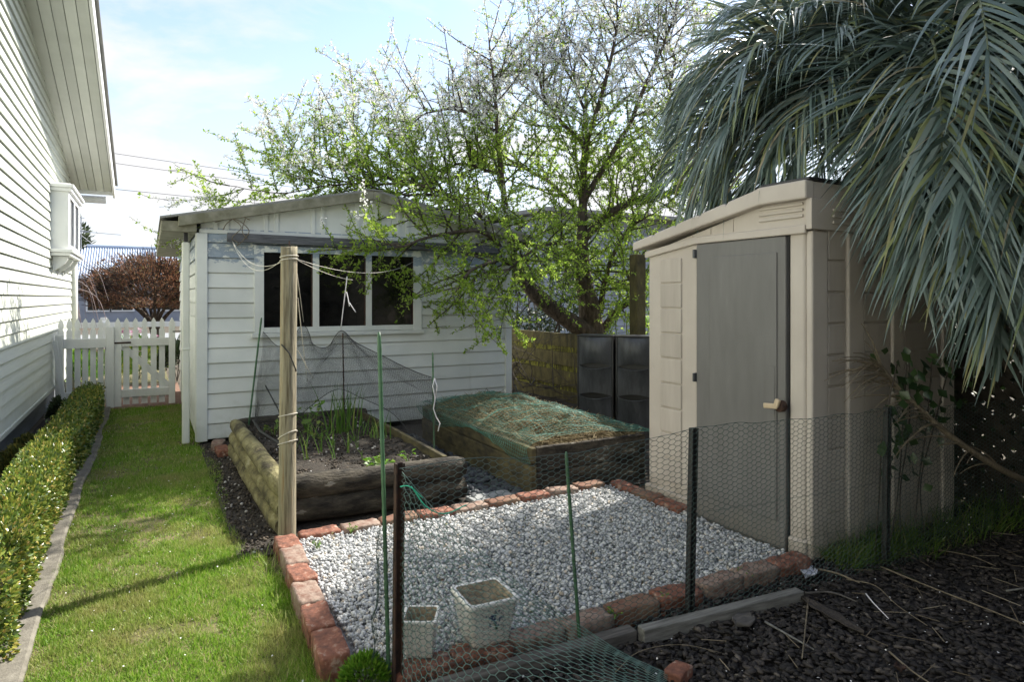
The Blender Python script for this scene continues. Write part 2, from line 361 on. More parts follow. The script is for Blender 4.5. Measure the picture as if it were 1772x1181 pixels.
def vary(m, lo=0.86, hi=1.04):
    """each board or piece of the mesh is a touch lighter or darker"""
    nt = m.node_tree; b = next(n for n in nt.nodes if n.type == 'BSDF_PRINCIPLED')
    src = b.inputs['Base Color'].links[0].from_socket
    g = nt.nodes.new('ShaderNodeNewGeometry')
    mr = nt.nodes.new('ShaderNodeMapRange'); mr.inputs[3].default_value = lo; mr.inputs[4].default_value = hi
    mx = nt.nodes.new('ShaderNodeVectorMath'); mx.operation = 'SCALE'
    nt.links.new(g.outputs['Random Per Island'], mr.inputs[0]); nt.links.new(src, mx.inputs[0]); nt.links.new(mr.outputs[0], mx.inputs['Scale'])
    nt.links.new(mx.outputs[0], b.inputs['Base Color'])
def stain(m, col, h, amount, scale=6.0):
    """mud splash and mildew climbing unevenly from the foot of a wall (object z)"""
    nt = m.node_tree; b = next(n for n in nt.nodes if n.type == 'BSDF_PRINCIPLED')
    src = b.inputs['Base Color'].links[0].from_socket; L = nt.links.new
    tc = nt.nodes.new('ShaderNodeTexCoord'); sp = nt.nodes.new('ShaderNodeSeparateXYZ'); L(tc.outputs['Object'], sp.inputs[0])
    n = nt.nodes.new('ShaderNodeTexNoise'); n.inputs['Scale'].default_value = scale; n.inputs['Detail'].default_value = 9; n.inputs['Roughness'].default_value = 0.7
    L(tc.outputs['Object'], n.inputs['Vector'])
    f = nt.nodes.new('ShaderNodeMapRange'); f.inputs[1].default_value = 0.0; f.inputs[2].default_value = h; f.inputs[3].default_value = 0.30; f.inputs[4].default_value = -0.08
    L(sp.outputs['Z'], f.inputs[0])
    a = nt.nodes.new('ShaderNodeMath'); a.operation = 'ADD'; L(n.outputs['Fac'], a.inputs[0]); L(f.outputs[0], a.inputs[1])
    k = nt.nodes.new('ShaderNodeMapRange'); k.inputs[1].default_value = 0.56; k.inputs[2].default_value = 0.80; k.inputs[4].default_value = amount
    L(a.outputs[0], k.inputs[0])
    mx = nt.nodes.new('ShaderNodeMix'); mx.data_type = 'RGBA'; mx.inputs[7].default_value = c4(col)
    L(k.outputs[0], mx.inputs[0]); L(src, mx.inputs[6]); L(mx.outputs[2], b.inputs['Base Color'])
for k_ in ('house', 'shedpaint', 'picket', 'shedplastic', 'sleeper', 'soffit', 'lattice', 'mossfence'):
    vary(M[k_])
stain(M['shedplain'], (0.24, 0.20, 0.15), 0.35, 0.55)
stain(M['shedplastic'], (0.24, 0.20, 0.15), 0.35, 0.55)
stain(M['sheddoor'], (0.20, 0.18, 0.15), 0.30, 0.5)
stain(M['shedpaint'], (0.34, 0.36, 0.28), 0.45, 0.5, 4.0)
stain(M['gablepaint'], (0.34, 0.36, 0.28), 0.35, 0.4, 4.0)
stain(M['ceramic'], (0.30, 0.27, 0.20), 0.12, 0.5, 14.0)
stain(M['house'], (0.42, 0.43, 0.36), 0.9, 0.35, 3.0)

# ------------------------------------------------------------------ mesh helpers
ORG = {}

class MB:
    """collects verts and faces; build() links them as ONE mesh object"""
    def __init__(self):
        self.v = []; self.f = []; self.n = 0
    def add(self, verts, faces):
        verts = np.asarray(verts, float).reshape(-1, 3)
        off = self.n
        self.v.append(verts)
        self.f.extend([tuple(i + off for i in fc) for fc in faces])
        self.n += len(verts)
        return self
    def box(self, x0, x1, y0, y1, z0, z1, rz=0.0, jit=0.0):
        c = np.array([[x0, y0, z0], [x1, y0, z0], [x1, y1, z0], [x0, y1, z0], [x0, y0, z1], [x1, y0, z1], [x1, y1, z1], [x0, y1, z1]], float)
        if jit:
            c += rng.normal(0, jit, c.shape)
        if rz:
            m = c.mean(0); ca, sa = math.cos(rz), math.sin(rz)
            d = c - m
            c = np.stack([d[:, 0] * ca - d[:, 1] * sa, d[:, 0] * sa + d[:, 1] * ca, d[:, 2]], 1) + m
        return self.add(c, [(0, 3, 2, 1), (4, 5, 6, 7), (0, 1, 5, 4), (1, 2, 6, 5), (2, 3, 7, 6), (3, 0, 4, 7)])
    def bar(self, a, b, w, h, up=(0, 0, 1)):
        """rectangular bar from a to b: w sideways, h along up"""
        a = np.array(a, float); b = np.array(b, float)
        d = norm(b - a); s = norm(np.cross(d, up)); u = np.cross(s, d)
        vs = [p + s * sx * w / 2 + u * sz * h / 2 for p in (a, b) for sx, sz in ((-1, -1), (1, -1), (1, 1), (-1, 1))]
        return self.add(vs, [(3, 2, 1, 0), (4, 5, 6, 7), (0, 1, 5, 4), (1, 2, 6, 5), (2, 3, 7, 6), (3, 0, 4, 7)])
    def prism(self, pts, axis, a0, a1):
        """polygon pts in the two other axes, extruded along axis 0/1/2 from a0 to a1"""
        n = len(pts); o = [i for i in range(3) if i != axis]
        vs = np.zeros((2 * n, 3))
        for k, a in enumerate((a0, a1)):
            for i, p in enumerate(pts):
                vs[k * n + i, axis] = a; vs[k * n + i, o[0]] = p[0]; vs[k * n + i, o[1]] = p[1]
        fs = [tuple(range(n))[::-1], tuple(range(n, 2 * n))] + [(i, (i + 1) % n, n + (i + 1) % n, n + i) for i in range(n)]
        return self.add(vs, fs)
    def tube(self, pts, r, n=6, cap=True):
        pts = np.asarray(pts, float); m = len(pts)
        r = np.full(m, r, float) if np.isscalar(r) else np.asarray(r, float)
        t = np.gradient(pts, axis=0); t = norm(t)
        ref = np.array([0, 0, 1.0]) if abs(t[0][2]) < 0.9 else np.array([1.0, 0, 0])
        s = norm(np.cross(t, ref)); u = np.cross(s, t)
        for k in range(1, m):                      # keep the frame from flipping
            s[k] = norm(s[k - 1] - t[k] * np.dot(s[k - 1], t[k])); u[k] = np.cross(s[k], t[k])
        an = np.arange(n) * 2 * math.pi / n
        vs = pts[:, None, :] + r[:, None, None] * (np.cos(an)[None, :, None] * s[:, None, :] + np.sin(an)[None, :, None] * u[:, None, :])
        fs = [(k * n + i, k * n + (i + 1) % n, (k + 1) * n + (i + 1) % n, (k + 1) * n + i) for k in range(m - 1) for i in range(n)]
        if cap:
            fs += [tuple(range(n))[::-1], tuple(range((m - 1) * n, m * n))]
        return self.add(vs.reshape(-1, 3), fs)
    def lathe(self, prof, c, n=20):
        """profile of (radius, z) turned about the vertical through c"""
        an = np.arange(n) * 2 * math.pi / n
        vs = [(c[0] + r * math.cos(a), c[1] + r * math.sin(a), c[2] + z) for r, z in prof for a in an]
        m = len(prof)
        fs = [(k * n + i, k * n + (i + 1) % n, (k + 1) * n + (i + 1) % n, (k + 1) * n + i) for k in range(m - 1) for i in range(n)]
        fs += [tuple(range(n))[::-1], tuple(range((m - 1) * n, m * n))]
        return self.add(vs, fs)
    def build(self, name, mat, parent=None, smooth=False, bevel=0.0, loc=None, seg=2):
        V = np.concatenate(self.v) if self.v else np.zeros((0, 3))
        if parent is not None:
            org = ORG[parent.name]
        elif loc is not None:
            org = np.array(loc, float)
        else:
            mn, mx = V.min(0), V.max(0)
            org = np.array([(mn[0] + mx[0]) / 2, (mn[1] + mx[1]) / 2, mn[2]])
        me = bpy.data.meshes.new(name)
        me.from_pydata((V - org).tolist(), [], self.f)
        me.update()
        o = bpy.data.objects.new(name, me)
        COL.objects.link(o)
        me.materials.append(mat)
        if smooth:
            me.polygons.foreach_set('use_smooth', np.ones(len(me.polygons), bool))
        ORG[o.name] = org
        if parent is not None:
            o.parent = parent
        else:
            o.location = org
        if bevel:
            b = o.modifiers.new('bevel', 'BEVEL'); b.width = bevel; b.segments = seg; b.limit_method = 'ANGLE'; b.angle_limit = rad(40)
        return o

def raw(name, V, F, mat, parent=None, smooth=False, loc=None):
    """one object from arrays: V (n,3), F (m,k) with the same k for every face"""
    V = np.asarray(V, float); F = np.asarray(F, np.int32)
    if parent is not None:
        org = ORG[parent.name]
    elif loc is not None:
        org = np.array(loc, float)
    else:
        mn, mx = V.min(0), V.max(0)
        org = np.array([(mn[0] + mx[0]) / 2, (mn[1] + mx[1]) / 2, mn[2]])
    me = bpy.data.meshes.new(name)
    n, k = F.shape
    me.vertices.add(len(V)); me.vertices.foreach_set('co', (V - org).astype(np.float32).ravel())
    me.loops.add(n * k); me.loops.foreach_set('vertex_index', F.ravel())
    me.polygons.add(n)
    me.polygons.foreach_set('loop_start', np.arange(0, n * k, k, dtype=np.int32))
    me.polygons.foreach_set('loop_total', np.full(n, k, np.int32))
    if smooth:
        me.polygons.foreach_set('use_smooth', np.ones(n, bool))
    me.update(calc_edges=True)
    me.validate()
    me.materials.append(mat)
    o = bpy.data.objects.new(name, me)
    COL.objects.link(o)
    ORG[o.name] = org
    if parent is not None:
        o.parent = parent
    else:
        o.location = org
    return o

def tag(o, label, cat, group=None, kind=None):
    o['label'] = label; o['category'] = cat
    if group: o['group'] = group
    if kind: o['kind'] = kind
    return o

def thing(name, loc, label, cat, group=None):
    o = bpy.data.objects.new(name, None)
    o.empty_display_size = 0.1
    COL.objects.link(o)
    o.location = loc
    ORG[o.name] = np.array(loc, float)
    return tag(o, label, cat, group)

def ground(o, label):
    o['kind'] = 'structure'; o['label'] = label; o['category'] = 'ground'
    return o

def segs(A, B, r):
    """thin three-sided wires for many segments -> V, F"""
    A = np.asarray(A, float); B = np.asarray(B, float)
    d = norm(B - A)
    ref = np.where(np.abs(d[:, 2:3]) < 0.9, np.array([[0, 0, 1.0]]), np.array([[1.0, 0, 0]]))
    s = norm(np.cross(d, ref)); u = np.cross(s, d)
    n = len(A); V = np.zeros((n, 6, 3))
    for k in range(3):
        a = k * 2 * math.pi / 3
        o = (math.cos(a) * s + math.sin(a) * u) * r
        V[:, k] = A + o; V[:, 3 + k] = B + o
    base = (np.arange(n) * 6)[:, None]
    F = np.concatenate([base + np.array([[0, 1, 4, 3]]), base + np.array([[1, 2, 5, 4]]), base + np.array([[2, 0, 3, 5]])])
    return V.reshape(-1, 3), F

def leaves(P, D, L, W, fold=0.25, up=None):
    """diamond leaves at P pointing along D -> V, F (two triangles' worth as one folded quad pair)"""
    n = len(P)
    D = norm(D)
    rnd = rng.normal(size=(n, 3)) if up is None else up + rng.normal(0, 0.35, (n, 3))
    S = norm(np.cross(D, rnd)); N = np.cross(S, D)
    L = np.broadcast_to(np.asarray(L, float), (n,))[:, None]; W = np.broadcast_to(np.asarray(W, float), (n,))[:, None]
    V = np.zeros((n, 4, 3))
    V[:, 0] = P
    V[:, 1] = P + D * L * 0.5 + S * W * 0.5 + N * W * fold
    V[:, 2] = P + D * L
    V[:, 3] = P + D * L * 0.5 - S * W * 0.5 + N * W * fold
    b = (np.arange(n) * 4)[:, None]
    F = np.concatenate([b + np.array([[0, 1, 2]]), b + np.array([[0, 2, 3]])])
    return V.reshape(-1, 3), F

def instances(bv, bf, P, S, R=None):
    """many copies of one small solid: base verts bv, faces bf, positions P, scales S (n,3), random rotation matrices R"""
    n = len(P)
    if R is None:
        q = norm(rng.normal(size=(n, 4)))
        w, x, y, z = q.T
        R = np.stack([np.stack([1 - 2 * (y * y + z * z), 2 * (x * y - z * w), 2 * (x * z + y * w)], 1),
                      np.stack([2 * (x * y + z * w), 1 - 2 * (x * x + z * z), 2 * (y * z - x * w)], 1),
                      np.stack([2 * (x * z - y * w), 2 * (y * z + x * w), 1 - 2 * (x * x + y * y)], 1)], 1)
    V = bv[None] * S[:, None, :]
    V = np.einsum('nij,nkj->nki', R, V) + P[:, None, :]
    k = len(bv)
    F = (np.arange(n) * k)[:, None, None] + np.asarray(bf)[None]
    return V.reshape(-1, 3), F.reshape(-1, np.asarray(bf).shape[1])

def ico(sub=1):
    bm = bmesh.new(); bmesh.ops.create_icosphere(bm, subdivisions=sub, radius=1)
    v = np.array([x.co[:] for x in bm.verts]); f = np.array([[q.index for q in x.verts] for x in bm.faces]); bm.free()
    return v, f

def rz_mats(a, tilt=0.25):
    n = len(a)
    ca, sa = np.cos(a), np.sin(a)
    z = np.zeros(n); o = np.ones(n)
    Rz = np.stack([np.stack([ca, -sa, z], 1), np.stack([sa, ca, z], 1), np.stack([z, z, o], 1)], 1)
    t = rng.normal(0, tilt, n); ct, st = np.cos(t), np.sin(t)
    Rx = np.stack([np.stack([o, z, z], 1), np.stack([z, ct, -st], 1), np.stack([z, st, ct], 1)], 1)
    return Rz @ Rx

def catmull(pts, k=6):
    pts = np.asarray(pts, float)
    p = np.vstack([2 * pts[0] - pts[1], pts, 2 * pts[-1] - pts[-2]])
    out = []
    for i in range(1, len(p) - 2):
        for j in range(k):
            t = j / k
            out.append(0.5 * (2 * p[i] + (p[i + 1] - p[i - 1]) * t + (2 * p[i - 1] - 5 * p[i] + 4 * p[i + 1] - p[i + 2]) * t * t + (3 * p[i] - p[i - 1] - 3 * p[i + 1] + p[i + 2]) * t ** 3))
    out.append(pts[-1])
    return np.array(out)

def boards(mb, z0, z1, pitch, spans, place, out=0.02, inn=0.008, groove=0.010):
    """lapped weatherboards. spans(za, zb) -> list of (u0a, u1a, u0b, u1b); place(u, n, z) -> xyz"""
    z = z0
    while z < z1 - 1e-4:
        zt = min(z + pitch, z1)
        o = out - (out - inn) * 0
        i = out - (out - inn) * (zt - z) / pitch
        gz = min(groove, (zt - z) * 0.3)
        for a0, a1, b0, b1 in spans(z, zt):
            f_ = 1 - gz / (zt - z)
            c0 = a0 + (b0 - a0) * f_; c1 = a1 + (b1 - a1) * f_
            v = [place(a0, o, z), place(a1, o, z), place(c1, i, zt - gz), place(c0, i, zt - gz), place(c0, -0.006, zt - gz), place(c1, -0.006, zt - gz),
                 place(b1, -0.006, zt), place(b0, -0.006, zt), place(a0, -0.01, z), place(a1, -0.01, z)]
            mb.add(v, [(0, 1, 2, 3), (3, 2, 5, 4), (4, 5, 6, 7), (8, 9, 1, 0)])
        z = zt

# ------------------------------------------------------------------ ground sheets
def sheet(name, x0, x1, y0, y1, z, mat, step=None, amp=0.0, fs=3.0):
    if step is None:
        V = [[x0, y0, z], [x1, y0, z], [x1, y1, z], [x0, y1, z]]
        return raw(name, V, [[0, 1, 2, 3]], mat)
    nx = max(2, int((x1 - x0) / step)); ny = max(2, int((y1 - y0) / step))
    X, Y = np.meshgrid(np.linspace(x0, x1, nx), np.linspace(y0, y1, ny))
    Z = z + amp * vn(X * fs, Y * fs, 0, 3) + amp * 0.5 * vn(X * fs * 3, Y * fs * 3, 0, 4)
    V = np.stack([X, Y, Z], -1).reshape(-1, 3)
    i = (np.arange(ny - 1)[:, None] * nx + np.arange(nx - 1)[None]).ravel()
    return raw(name, V, np.stack([i, i + 1, i + nx + 1, i + nx], 1), mat, smooth=True)

ground(sheet('ground', -400, 400, -400, 600, -0.03, M['earth']), 'bare earth reaching away under the garden')
ground(sheet('lawn', -0.42, 0.62, -3, 9.6, -0.012, M['dirtgrass'], 0.08, 0.006), 'strip of lawn between hedge and raised bed')
ground(sheet('soil_border', 0.42, 0.72, 3.75, 6.95, 0.004, M['soil'], 0.05, 0.006), 'bare soil border along the raised bed')
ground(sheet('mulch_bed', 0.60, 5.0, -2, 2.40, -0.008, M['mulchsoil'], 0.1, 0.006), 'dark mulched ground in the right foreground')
ground(sheet('gravel_bed', 0.66, 3.02, 2.28, 3.86, 0.016, M['gravelbase']), 'base of the gravelled square')
ground(sheet('garden_soil', 0.72, 4.96, 3.86, 9.5, -0.006, M['soil'], 0.12, 0.008), 'dark soil under the raised beds')
ground(sheet('hedge_soil', -1.06, -0.55, -3, 9.9, -0.004, M['soil'], 0.08, 0.008), 'soil strip along the house wall')
# concrete edging strip with a slightly wavy lawn side
ys = np.linspace(-3, 9.75, 90)
xr = -0.415 + 0.018 * vn(ys * 1.7, ys * 0, 0, 5) + 0.006 * vn(ys * 9, ys * 0, 0, 6)
mb = MB()
vs = []
for y, x in zip(ys, xr):
    vs += [(-0.60, y, -0.02), (-0.60, y, 0.018), (x - 0.012, y, 0.018), (x, y, 0.008), (x, y, -0.02)]
fs = [(k * 5 + j, k * 5 + j + 1, k * 5 + 5 + j + 1, k * 5 + 5 + j) for k in range(len(ys) - 1) for j in range(4)]
mb.add(vs, fs)
ground(mb.build('path_edging', M['edging']), 'narrow concrete strip between hedge and lawn')
ground(sheet('front_lawn', -14, 0.3, 9.95, 17.5, -0.012, M['dirtgrass'], 0.5, 0.01), 'front lawn beyond the picket gate')
ground(sheet('brick_path', -0.5, 0.42, 9.62, 12.2, 0.0, M['brickmoss']), 'old brick path through the gate')

# ------------------------------------------------------------------ house on the left
HX = -1.05
def rake(y):
    return 3.2 + (11.9 - max(y, 4.0)) * 0.25 - (0.25 * (4.0 - y) if y < 4 else 0)
house = thing('weatherboard_house', (HX, 4.0, 0), 'cream weatherboard house with raking eave and box bay window', 'house')
mb = MB()
def hspan(za, zb):
    r = []
    def ytop(z): return min(12.05, 11.9 - (z - 3.2) / 0.25)
    y0 = -4.05
    def ybot(z): return max(-4.05, -3.9 + (z - 3.2) / 0.25)
    if ytop(zb) - ybot(zb) > 0.05:
        r.append((ybot(za), ytop(za), ybot(zb), ytop(zb)))
    return r
boards(mb, 0.31, 5.15, 0.112, hspan, lambda u, n, z: (HX + n, u, z), out=0.024)
boards(mb, 0.31, 3.0, 0.112, lambda a, b: [(-7.0, -1.03, -7.0, -1.03)], lambda u, n, z: (u, 12.05 + n, z), out=0.022)
mb.box(-7.0, HX - 0.02, -4.0, 12.03, 0.3, 3.1)
mb.build('wall', M['house'], house)
mb = MB(); mb.box(-1.09, -1.015, -4.05, 12.06, 0.265, 0.312)
mb.build('sill_board', M['house'], house, bevel=0.006)
mb = MB()
for k in range(3):
    mb.box(-1.14 + 0.004 * k, -1.10 + 0.004 * k, -4, 12.0, 0.0 + 0.088 * k, 0.082 + 0.088 * k)
mb.build('base_board', M['base'], house)
# soffit (five boards along the rake), barge board and roof sheet
mb = MB()
w = (0.56 - 0.03) / 5
for k in range(5):
    a0 = HX + 0.01 + k * w; a1 = a0 + w - 0.007
    for ya, yb in ((4.0, 12.3), (-4.3, 4.0)):
        za, zb = rake(ya), rake(yb)
        v = [(a0, ya, za), (a1, ya, za), (a1, yb, zb), (a0, yb, zb), (a0, ya, za + 0.02), (a1, ya, za + 0.02), (a1, yb, zb + 0.02), (a0, yb, zb + 0.02)]
        mb.add(v, [(0, 3, 2, 1), (4, 5, 6, 7), (0, 1, 5, 4), (1, 2, 6, 5), (2, 3, 7, 6), (3, 0, 4, 7)])
mb.build('soffit', M['soffit'], house)
mb = MB()
xb0, xb1 = -0.505, -0.475
for ya, yb in ((4.0, 12.42), (-4.4, 4.0)):
    za, zb = rake(ya), rake(yb)
    v = [(xb0, ya, za - 0.05), (xb1, ya, za - 0.05), (xb1, yb, zb - 0.05), (xb0, yb, zb - 0.05), (xb0, ya, za + 0.17), (xb1, ya, za + 0.17), (xb1, yb, zb + 0.17), (xb0, yb, zb + 0.17)]
    mb.add(v, [(0, 3, 2, 1), (4, 5, 6, 7), (0, 1, 5, 4), (1, 2, 6, 5), (2, 3, 7, 6), (3, 0, 4, 7)])
mb.box(-7, xb0, 12.30, 12.33, rake(12.3) - 0.05, rake(12.3) + 0.14)
mb.build('barge_board', M['trim'], house, bevel=0.004)
mb = MB()
for ya, yb in ((4.0, 12.48), (-4.5, 4.0)):
    za, zb = rake(ya) + 0.175, rake(yb) + 0.175
    v = [(-7.2, ya, za), (-0.44, ya, za), (-0.44, yb, zb), (-7.2, yb, zb), (-7.2, ya, za + 0.025), (-0.44, ya, za + 0.025), (-0.44, yb, zb + 0.025), (-7.2, yb, zb + 0.025)]
    mb.add(v, [(0, 3, 2, 1), (4, 5, 6, 7), (0, 1, 5, 4), (1, 2, 6, 5), (2, 3, 7, 6), (3, 0, 4, 7)])
mb.build('roof', M['roofgrey'], house)
mb = MB()
mb.tube([(-1.005, 12.14, 2.75), (-1.005, 12.14, 0.0)], 0.045, 12)
mb.tube([(-0.98, 12.40, 2.72), (-1.0, 12.28, 2.70), (-1.005, 12.14, 2.60)], 0.045, 10)
mb.build('downpipe', M['pipe'], house, smooth=True)
mb = MB(); mb.tube([(-7, 12.40, 2.98), (-0.6, 12.40, 2.98)], 0.06, 10)
mb.build('gutter', M['trim'], house, smooth=True)
# box bay window hung on the wall
BY0, BY1, BXo = 9.60, 11.05, -0.85
mb = MB()
mb.box(HX + 0.005, BXo - 0.03, BY0 + 0.03, BY1 - 0.03, 2.06, 2.66)
mb.box(HX + 0.005, BXo, BY0, BY0 + 0.035, 2.0, 2.70)
mb.box(HX + 0.005, BXo, BY1 - 0.035, BY1, 2.0, 2.70)
for ya, yb in ((BY0 + 0.035, BY0 + 0.15), (BY1 - 0.15, BY1 - 0.035), (10.27, 10.38)):
    mb.box(BXo - 0.03, BXo, ya, yb, 2.06, 2.64)
mb.box(BXo - 0.03, BXo + 0.001, BY0 + 0.035, BY1 - 0.035, 2.0, 2.06)
mb.box(BXo - 0.03, BXo + 0.001, BY0 + 0.035, BY1 - 0.035, 2.64, 2.70)
mb.box(HX + 0.006, BXo - 0.03, BY0 + 0.035, BY1 - 0.035, 2.0, 2.055)
bay = mb.build('bay_window', M['trim'], house, bevel=0.005)
mb = MB(); mb.box(BXo - 0.026, BXo - 0.018, BY0 + 0.14, BY1 - 0.14, 2.065, 2.635)
mb.build('pane', M['glass'], bay)
mb = MB()
mb.box(HX + 0.004, BXo + 0.03, BY0 - 0.035, BY1 + 0.035, 2.70, 2.745)
mb.box(HX + 0.004, BXo + 0.055, BY0 - 0.06, BY1 + 0.06, 2.745, 2.785)
mb.box(HX + 0.004, BXo + 0.02, BY0 - 0.02, BY1 + 0.02, 2.785, 2.80)
mb.build('cornice', M['trim'], bay, bevel=0.008)
mb = MB()
mb.box(HX + 0.004, BXo + 0.045, BY0 - 0.045, BY1 + 0.045, 1.955, 1.998)
mb.box(HX + 0.004, BXo + 0.02, BY0 - 0.02, BY1 + 0.02, 1.915, 1.953)
mb.build('sill', M['trim'], bay, bevel=0.006)
for yb in (9.70, 10.30, 10.90):
    pts = [(HX + 0.03, 1.912), (BXo - 0.01, 1.912), (BXo - 0.02, 1.87), (BXo - 0.05, 1.82), (HX + 0.10, 1.77), (HX + 0.05, 1.74), (HX + 0.03, 1.71)]
    mb = MB(); mb.prism(pts, 1, yb - 0.04, yb + 0.04)
    mb.build('bracket', M['trim'], bay, bevel=0.006)

# ------------------------------------------------------------------ garden shed (weatherboards)
SX0, SX1, SY0, SY1 = 0.425, 3.785, 6.90, 11.0
APX, APZ = 2.08, 2.50
def sroof(x):          # underside-of-barge height line
    return APZ - abs(x - APX) * 0.205
shed = thing('garden_shed', (2.1, 8.9, 0), 'white weatherboard garden shed with flaking paint and three paned window', 'shed')
WX0, WX1, WZ0, WZ1 = 0.93, 2.64, 1.06, 1.905
mb = MB()
def sspan(za, zb):
    zc = (za + zb) / 2
    if WZ0 < zc < WZ1:
        return [(SX0 + 0.06, WX0, SX0 + 0.06, WX0), (WX1, SX1 - 0.05, WX1, SX1 - 0.05)]
    return [(SX0 + 0.06, SX1 - 0.05, SX0 + 0.06, SX1 - 0.05)]
boards(mb, 0.05, 0.05 + 0.1452 * 14, 0.1452, sspan, lambda u, n, z: (u, SY0 - n, z), out=0.022)
boards(mb, 0.05, 0.05 + 0.1452 * 14, 0.1452, lambda a, b: [(SY0 + 0.03, SY1, SY0 + 0.03, SY1)], lambda u, n, z: (SX0 - n, u, z), out=0.022)
boards(mb, 0.05, 0.05 + 0.1452 * 14, 0.1452, lambda a, b: [(SY0 + 0.03, SY1, SY0 + 0.03, SY1)], lambda u, n, z: (SX1 + n, u, z), out=0.022)
mb.box(SX0 + 0.01, SX1 - 0.01, SY0 + 0.06, SY1, 0.03, 2.0)
mb.build('wall', M['shedpaint'], shed)
# gable sheet with cover battens
mb = MB()
mb.prism([(SX0 + 0.01, 2.03), (SX1 - 0.01, 2.03), (SX1 - 0.01, sroof(SX1)), (APX, APZ - 0.03), (SX0 + 0.01, sroof(SX0))], 1, SY0 - 0.006, SY0 + 0.055)
x = SX0 + 0.12
k = 0
while x < SX1 - 0.1:
    mb.box(x, x + 0.038, SY0 - 0.020, SY0 - 0.0062, 2.062, sroof(x + 0.02) - 0.035)
    x += 0.36 if k % 2 else 0.10
    k += 1
mb.build('gable_panel', M['gablepaint'], shed, bevel=0.002)
mb = MB(); mb.box(SX0 - 0.005, SX1 + 0.005, SY0 - 0.032, SY0 - 0.0065, 2.022, 2.060)
mb.build('gable_moulding', M['gablepaint'], shed, bevel=0.004)
for xa, xb in ((SX0 - 0.028, SX0 + 0.066), (SX1 - 0.056, SX1 + 0.028)):
    mb = MB(); mb.box(xa, xb, SY0 - 0.034, SY0 - 0.002, 0.03, 2.02)
    mb.build('corner_board', M['gablepaint'], shed, bevel=0.003)
mb = MB(); mb.box(SX0 - 0.035, SX0 - 0.0225, SY0 + 0.0, SY0 + 0.08, 0.03, 2.02)
mb.build('side_corner_board', M['gablepaint'], shed, bevel=0.003)
# window
mb = MB()
fy0, fy1 = SY0 - 0.040, SY0 + 0.02
gx = [(1.000, 1.475), (1.540, 2.030), (2.095, 2.565)]
mb.box(WX0 - 0.02, 1.000, fy0, fy1, WZ0 - 0.01, WZ1 + 0.02)
mb.box(2.565, WX1 + 0.02, fy0, fy1, WZ0 - 0.01, WZ1 + 0.02)
mb.box(1.0005, 2.5645, fy0 + 0.003, fy1, 1.855, WZ1 + 0.016)
mb.box(1.0005, 2.5645, fy0 + 0.003, fy1, WZ0 - 0.006, 1.105)
mb.box(1.475, 1.540, fy0 + 0.006, fy1, 1.1055, 1.8545)
mb.box(2.030, 2.095, fy0 + 0.006, fy1, 1.1055, 1.8545)
win = mb.build('window', M['shedpaint'], shed, bevel=0.003)
mb = MB()
mb.box(WX0 - 0.045, WX1 + 0.045, SY0 - 0.062, SY0 + 0.0, WZ0 - 0.052, WZ0 - 0.0105)
mb.build('sill', M['shedpaint'], win, bevel=0.004)
for a, b in gx:
    mb = MB(); mb.box(a - 0.003, b + 0.003, SY0 - 0.012, SY0 - 0.004, 1.102, 1.858)
    mb.build('pane', M['glass'], win)
mb = MB()
for a, b in gx:
    mb = MB(); mb.box(b - 0.014, b - 0.0005, SY0 - 0.026, SY0 - 0.0125, 1.1055, 1.8545)
    mb.build('inner_bead', M['rust'], win)
# weathered beam over the window
mb = MB(); mb.bar((0.66, SY0 - 0.075, 1.985), (3.66, SY0 - 0.075, 1.965), 0.055, 0.085)
mb.build('beam', M['beam'], shed, bevel=0.004)
# roof, barge boards, eave boxes
def slab(mbx, xa, xb, ya, yb, dz0, dz1):
    v = []
    for dz in (dz0, dz1):
        v += [(xa, ya, sroof(xa) + dz), (xb, ya, sroof(xb) + dz), (xb, yb, sroof(xb) + dz), (xa, yb, sroof(xa) + dz)]
    mbx.add(v, [(0, 3, 2, 1), (4, 5, 6, 7), (0, 1, 5, 4), (1, 2, 6, 5), (2, 3, 7, 6), (3, 0, 4, 7)])
mb = MB()
slab(mb, 0.09, APX, SY0 - 0.14, SY1 + 0.15, 0.036, 0.056)
slab(mb, APX, 4.08, SY0 - 0.14, SY1 + 0.15, 0.036, 0.056)
mb.build('roof', M['roofgrey'], shed)
for xa, xb in ((0.24, APX), (APX, 3.98)):
    mb = MB(); slab(mb, xa, xb, SY0 - 0.150, SY0 - 0.105, -0.060, 0.034)
    mb.build('barge_board', M['fascia'], shed, bevel=0.006)
mb = MB(); slab(mb, APX - 0.10, APX + 0.10, SY0 - 0.16, SY1 + 0.15, 0.058, 0.066)
mb.build('ridge_cap', M['roofgrey'], shed)
for xa, xb in ((0.10, SX0 - 0.03), (SX1 + 0.03, 4.06)):
    zt = sroof(xa if xa < 2 else xb) + 0.03
    mb = MB(); mb.box(xa, xb, SY0 - 0.10, SY1 + 0.10, zt - 0.105, zt - 0.01)
    mb.build('eave_box', M['fascia'], shed, bevel=0.004)
mb = MB()
mb.box(SX0 - 0.150, SX0 - 0.085, SY0 - 0.005, SY0 + 0.055, 0.02, 1.93)
mb.box(SX0 - 0.155, SX0 - 0.080, SY0 - 0.010, SY0 + 0.060, 0.90, 0.93)
mb.build('downpipe', M['pipe'], shed, bevel=0.012)
mb = MB(); mb.box(SX0 - 0.135, SX0 - 0.10, SY0 + 0.0, SY0 + 0.05, 1.931, 2.035)
mb.build('pipe_outlet', M['steel'], shed, bevel=0.006)
mb = MB(); mb.box(SX0 - 0.055, SX0 - 0.0235, 8.6, 9.6, 0.06, 1.9)
mb.build('side_door', M['shedpaint'], shed, bevel=0.004)

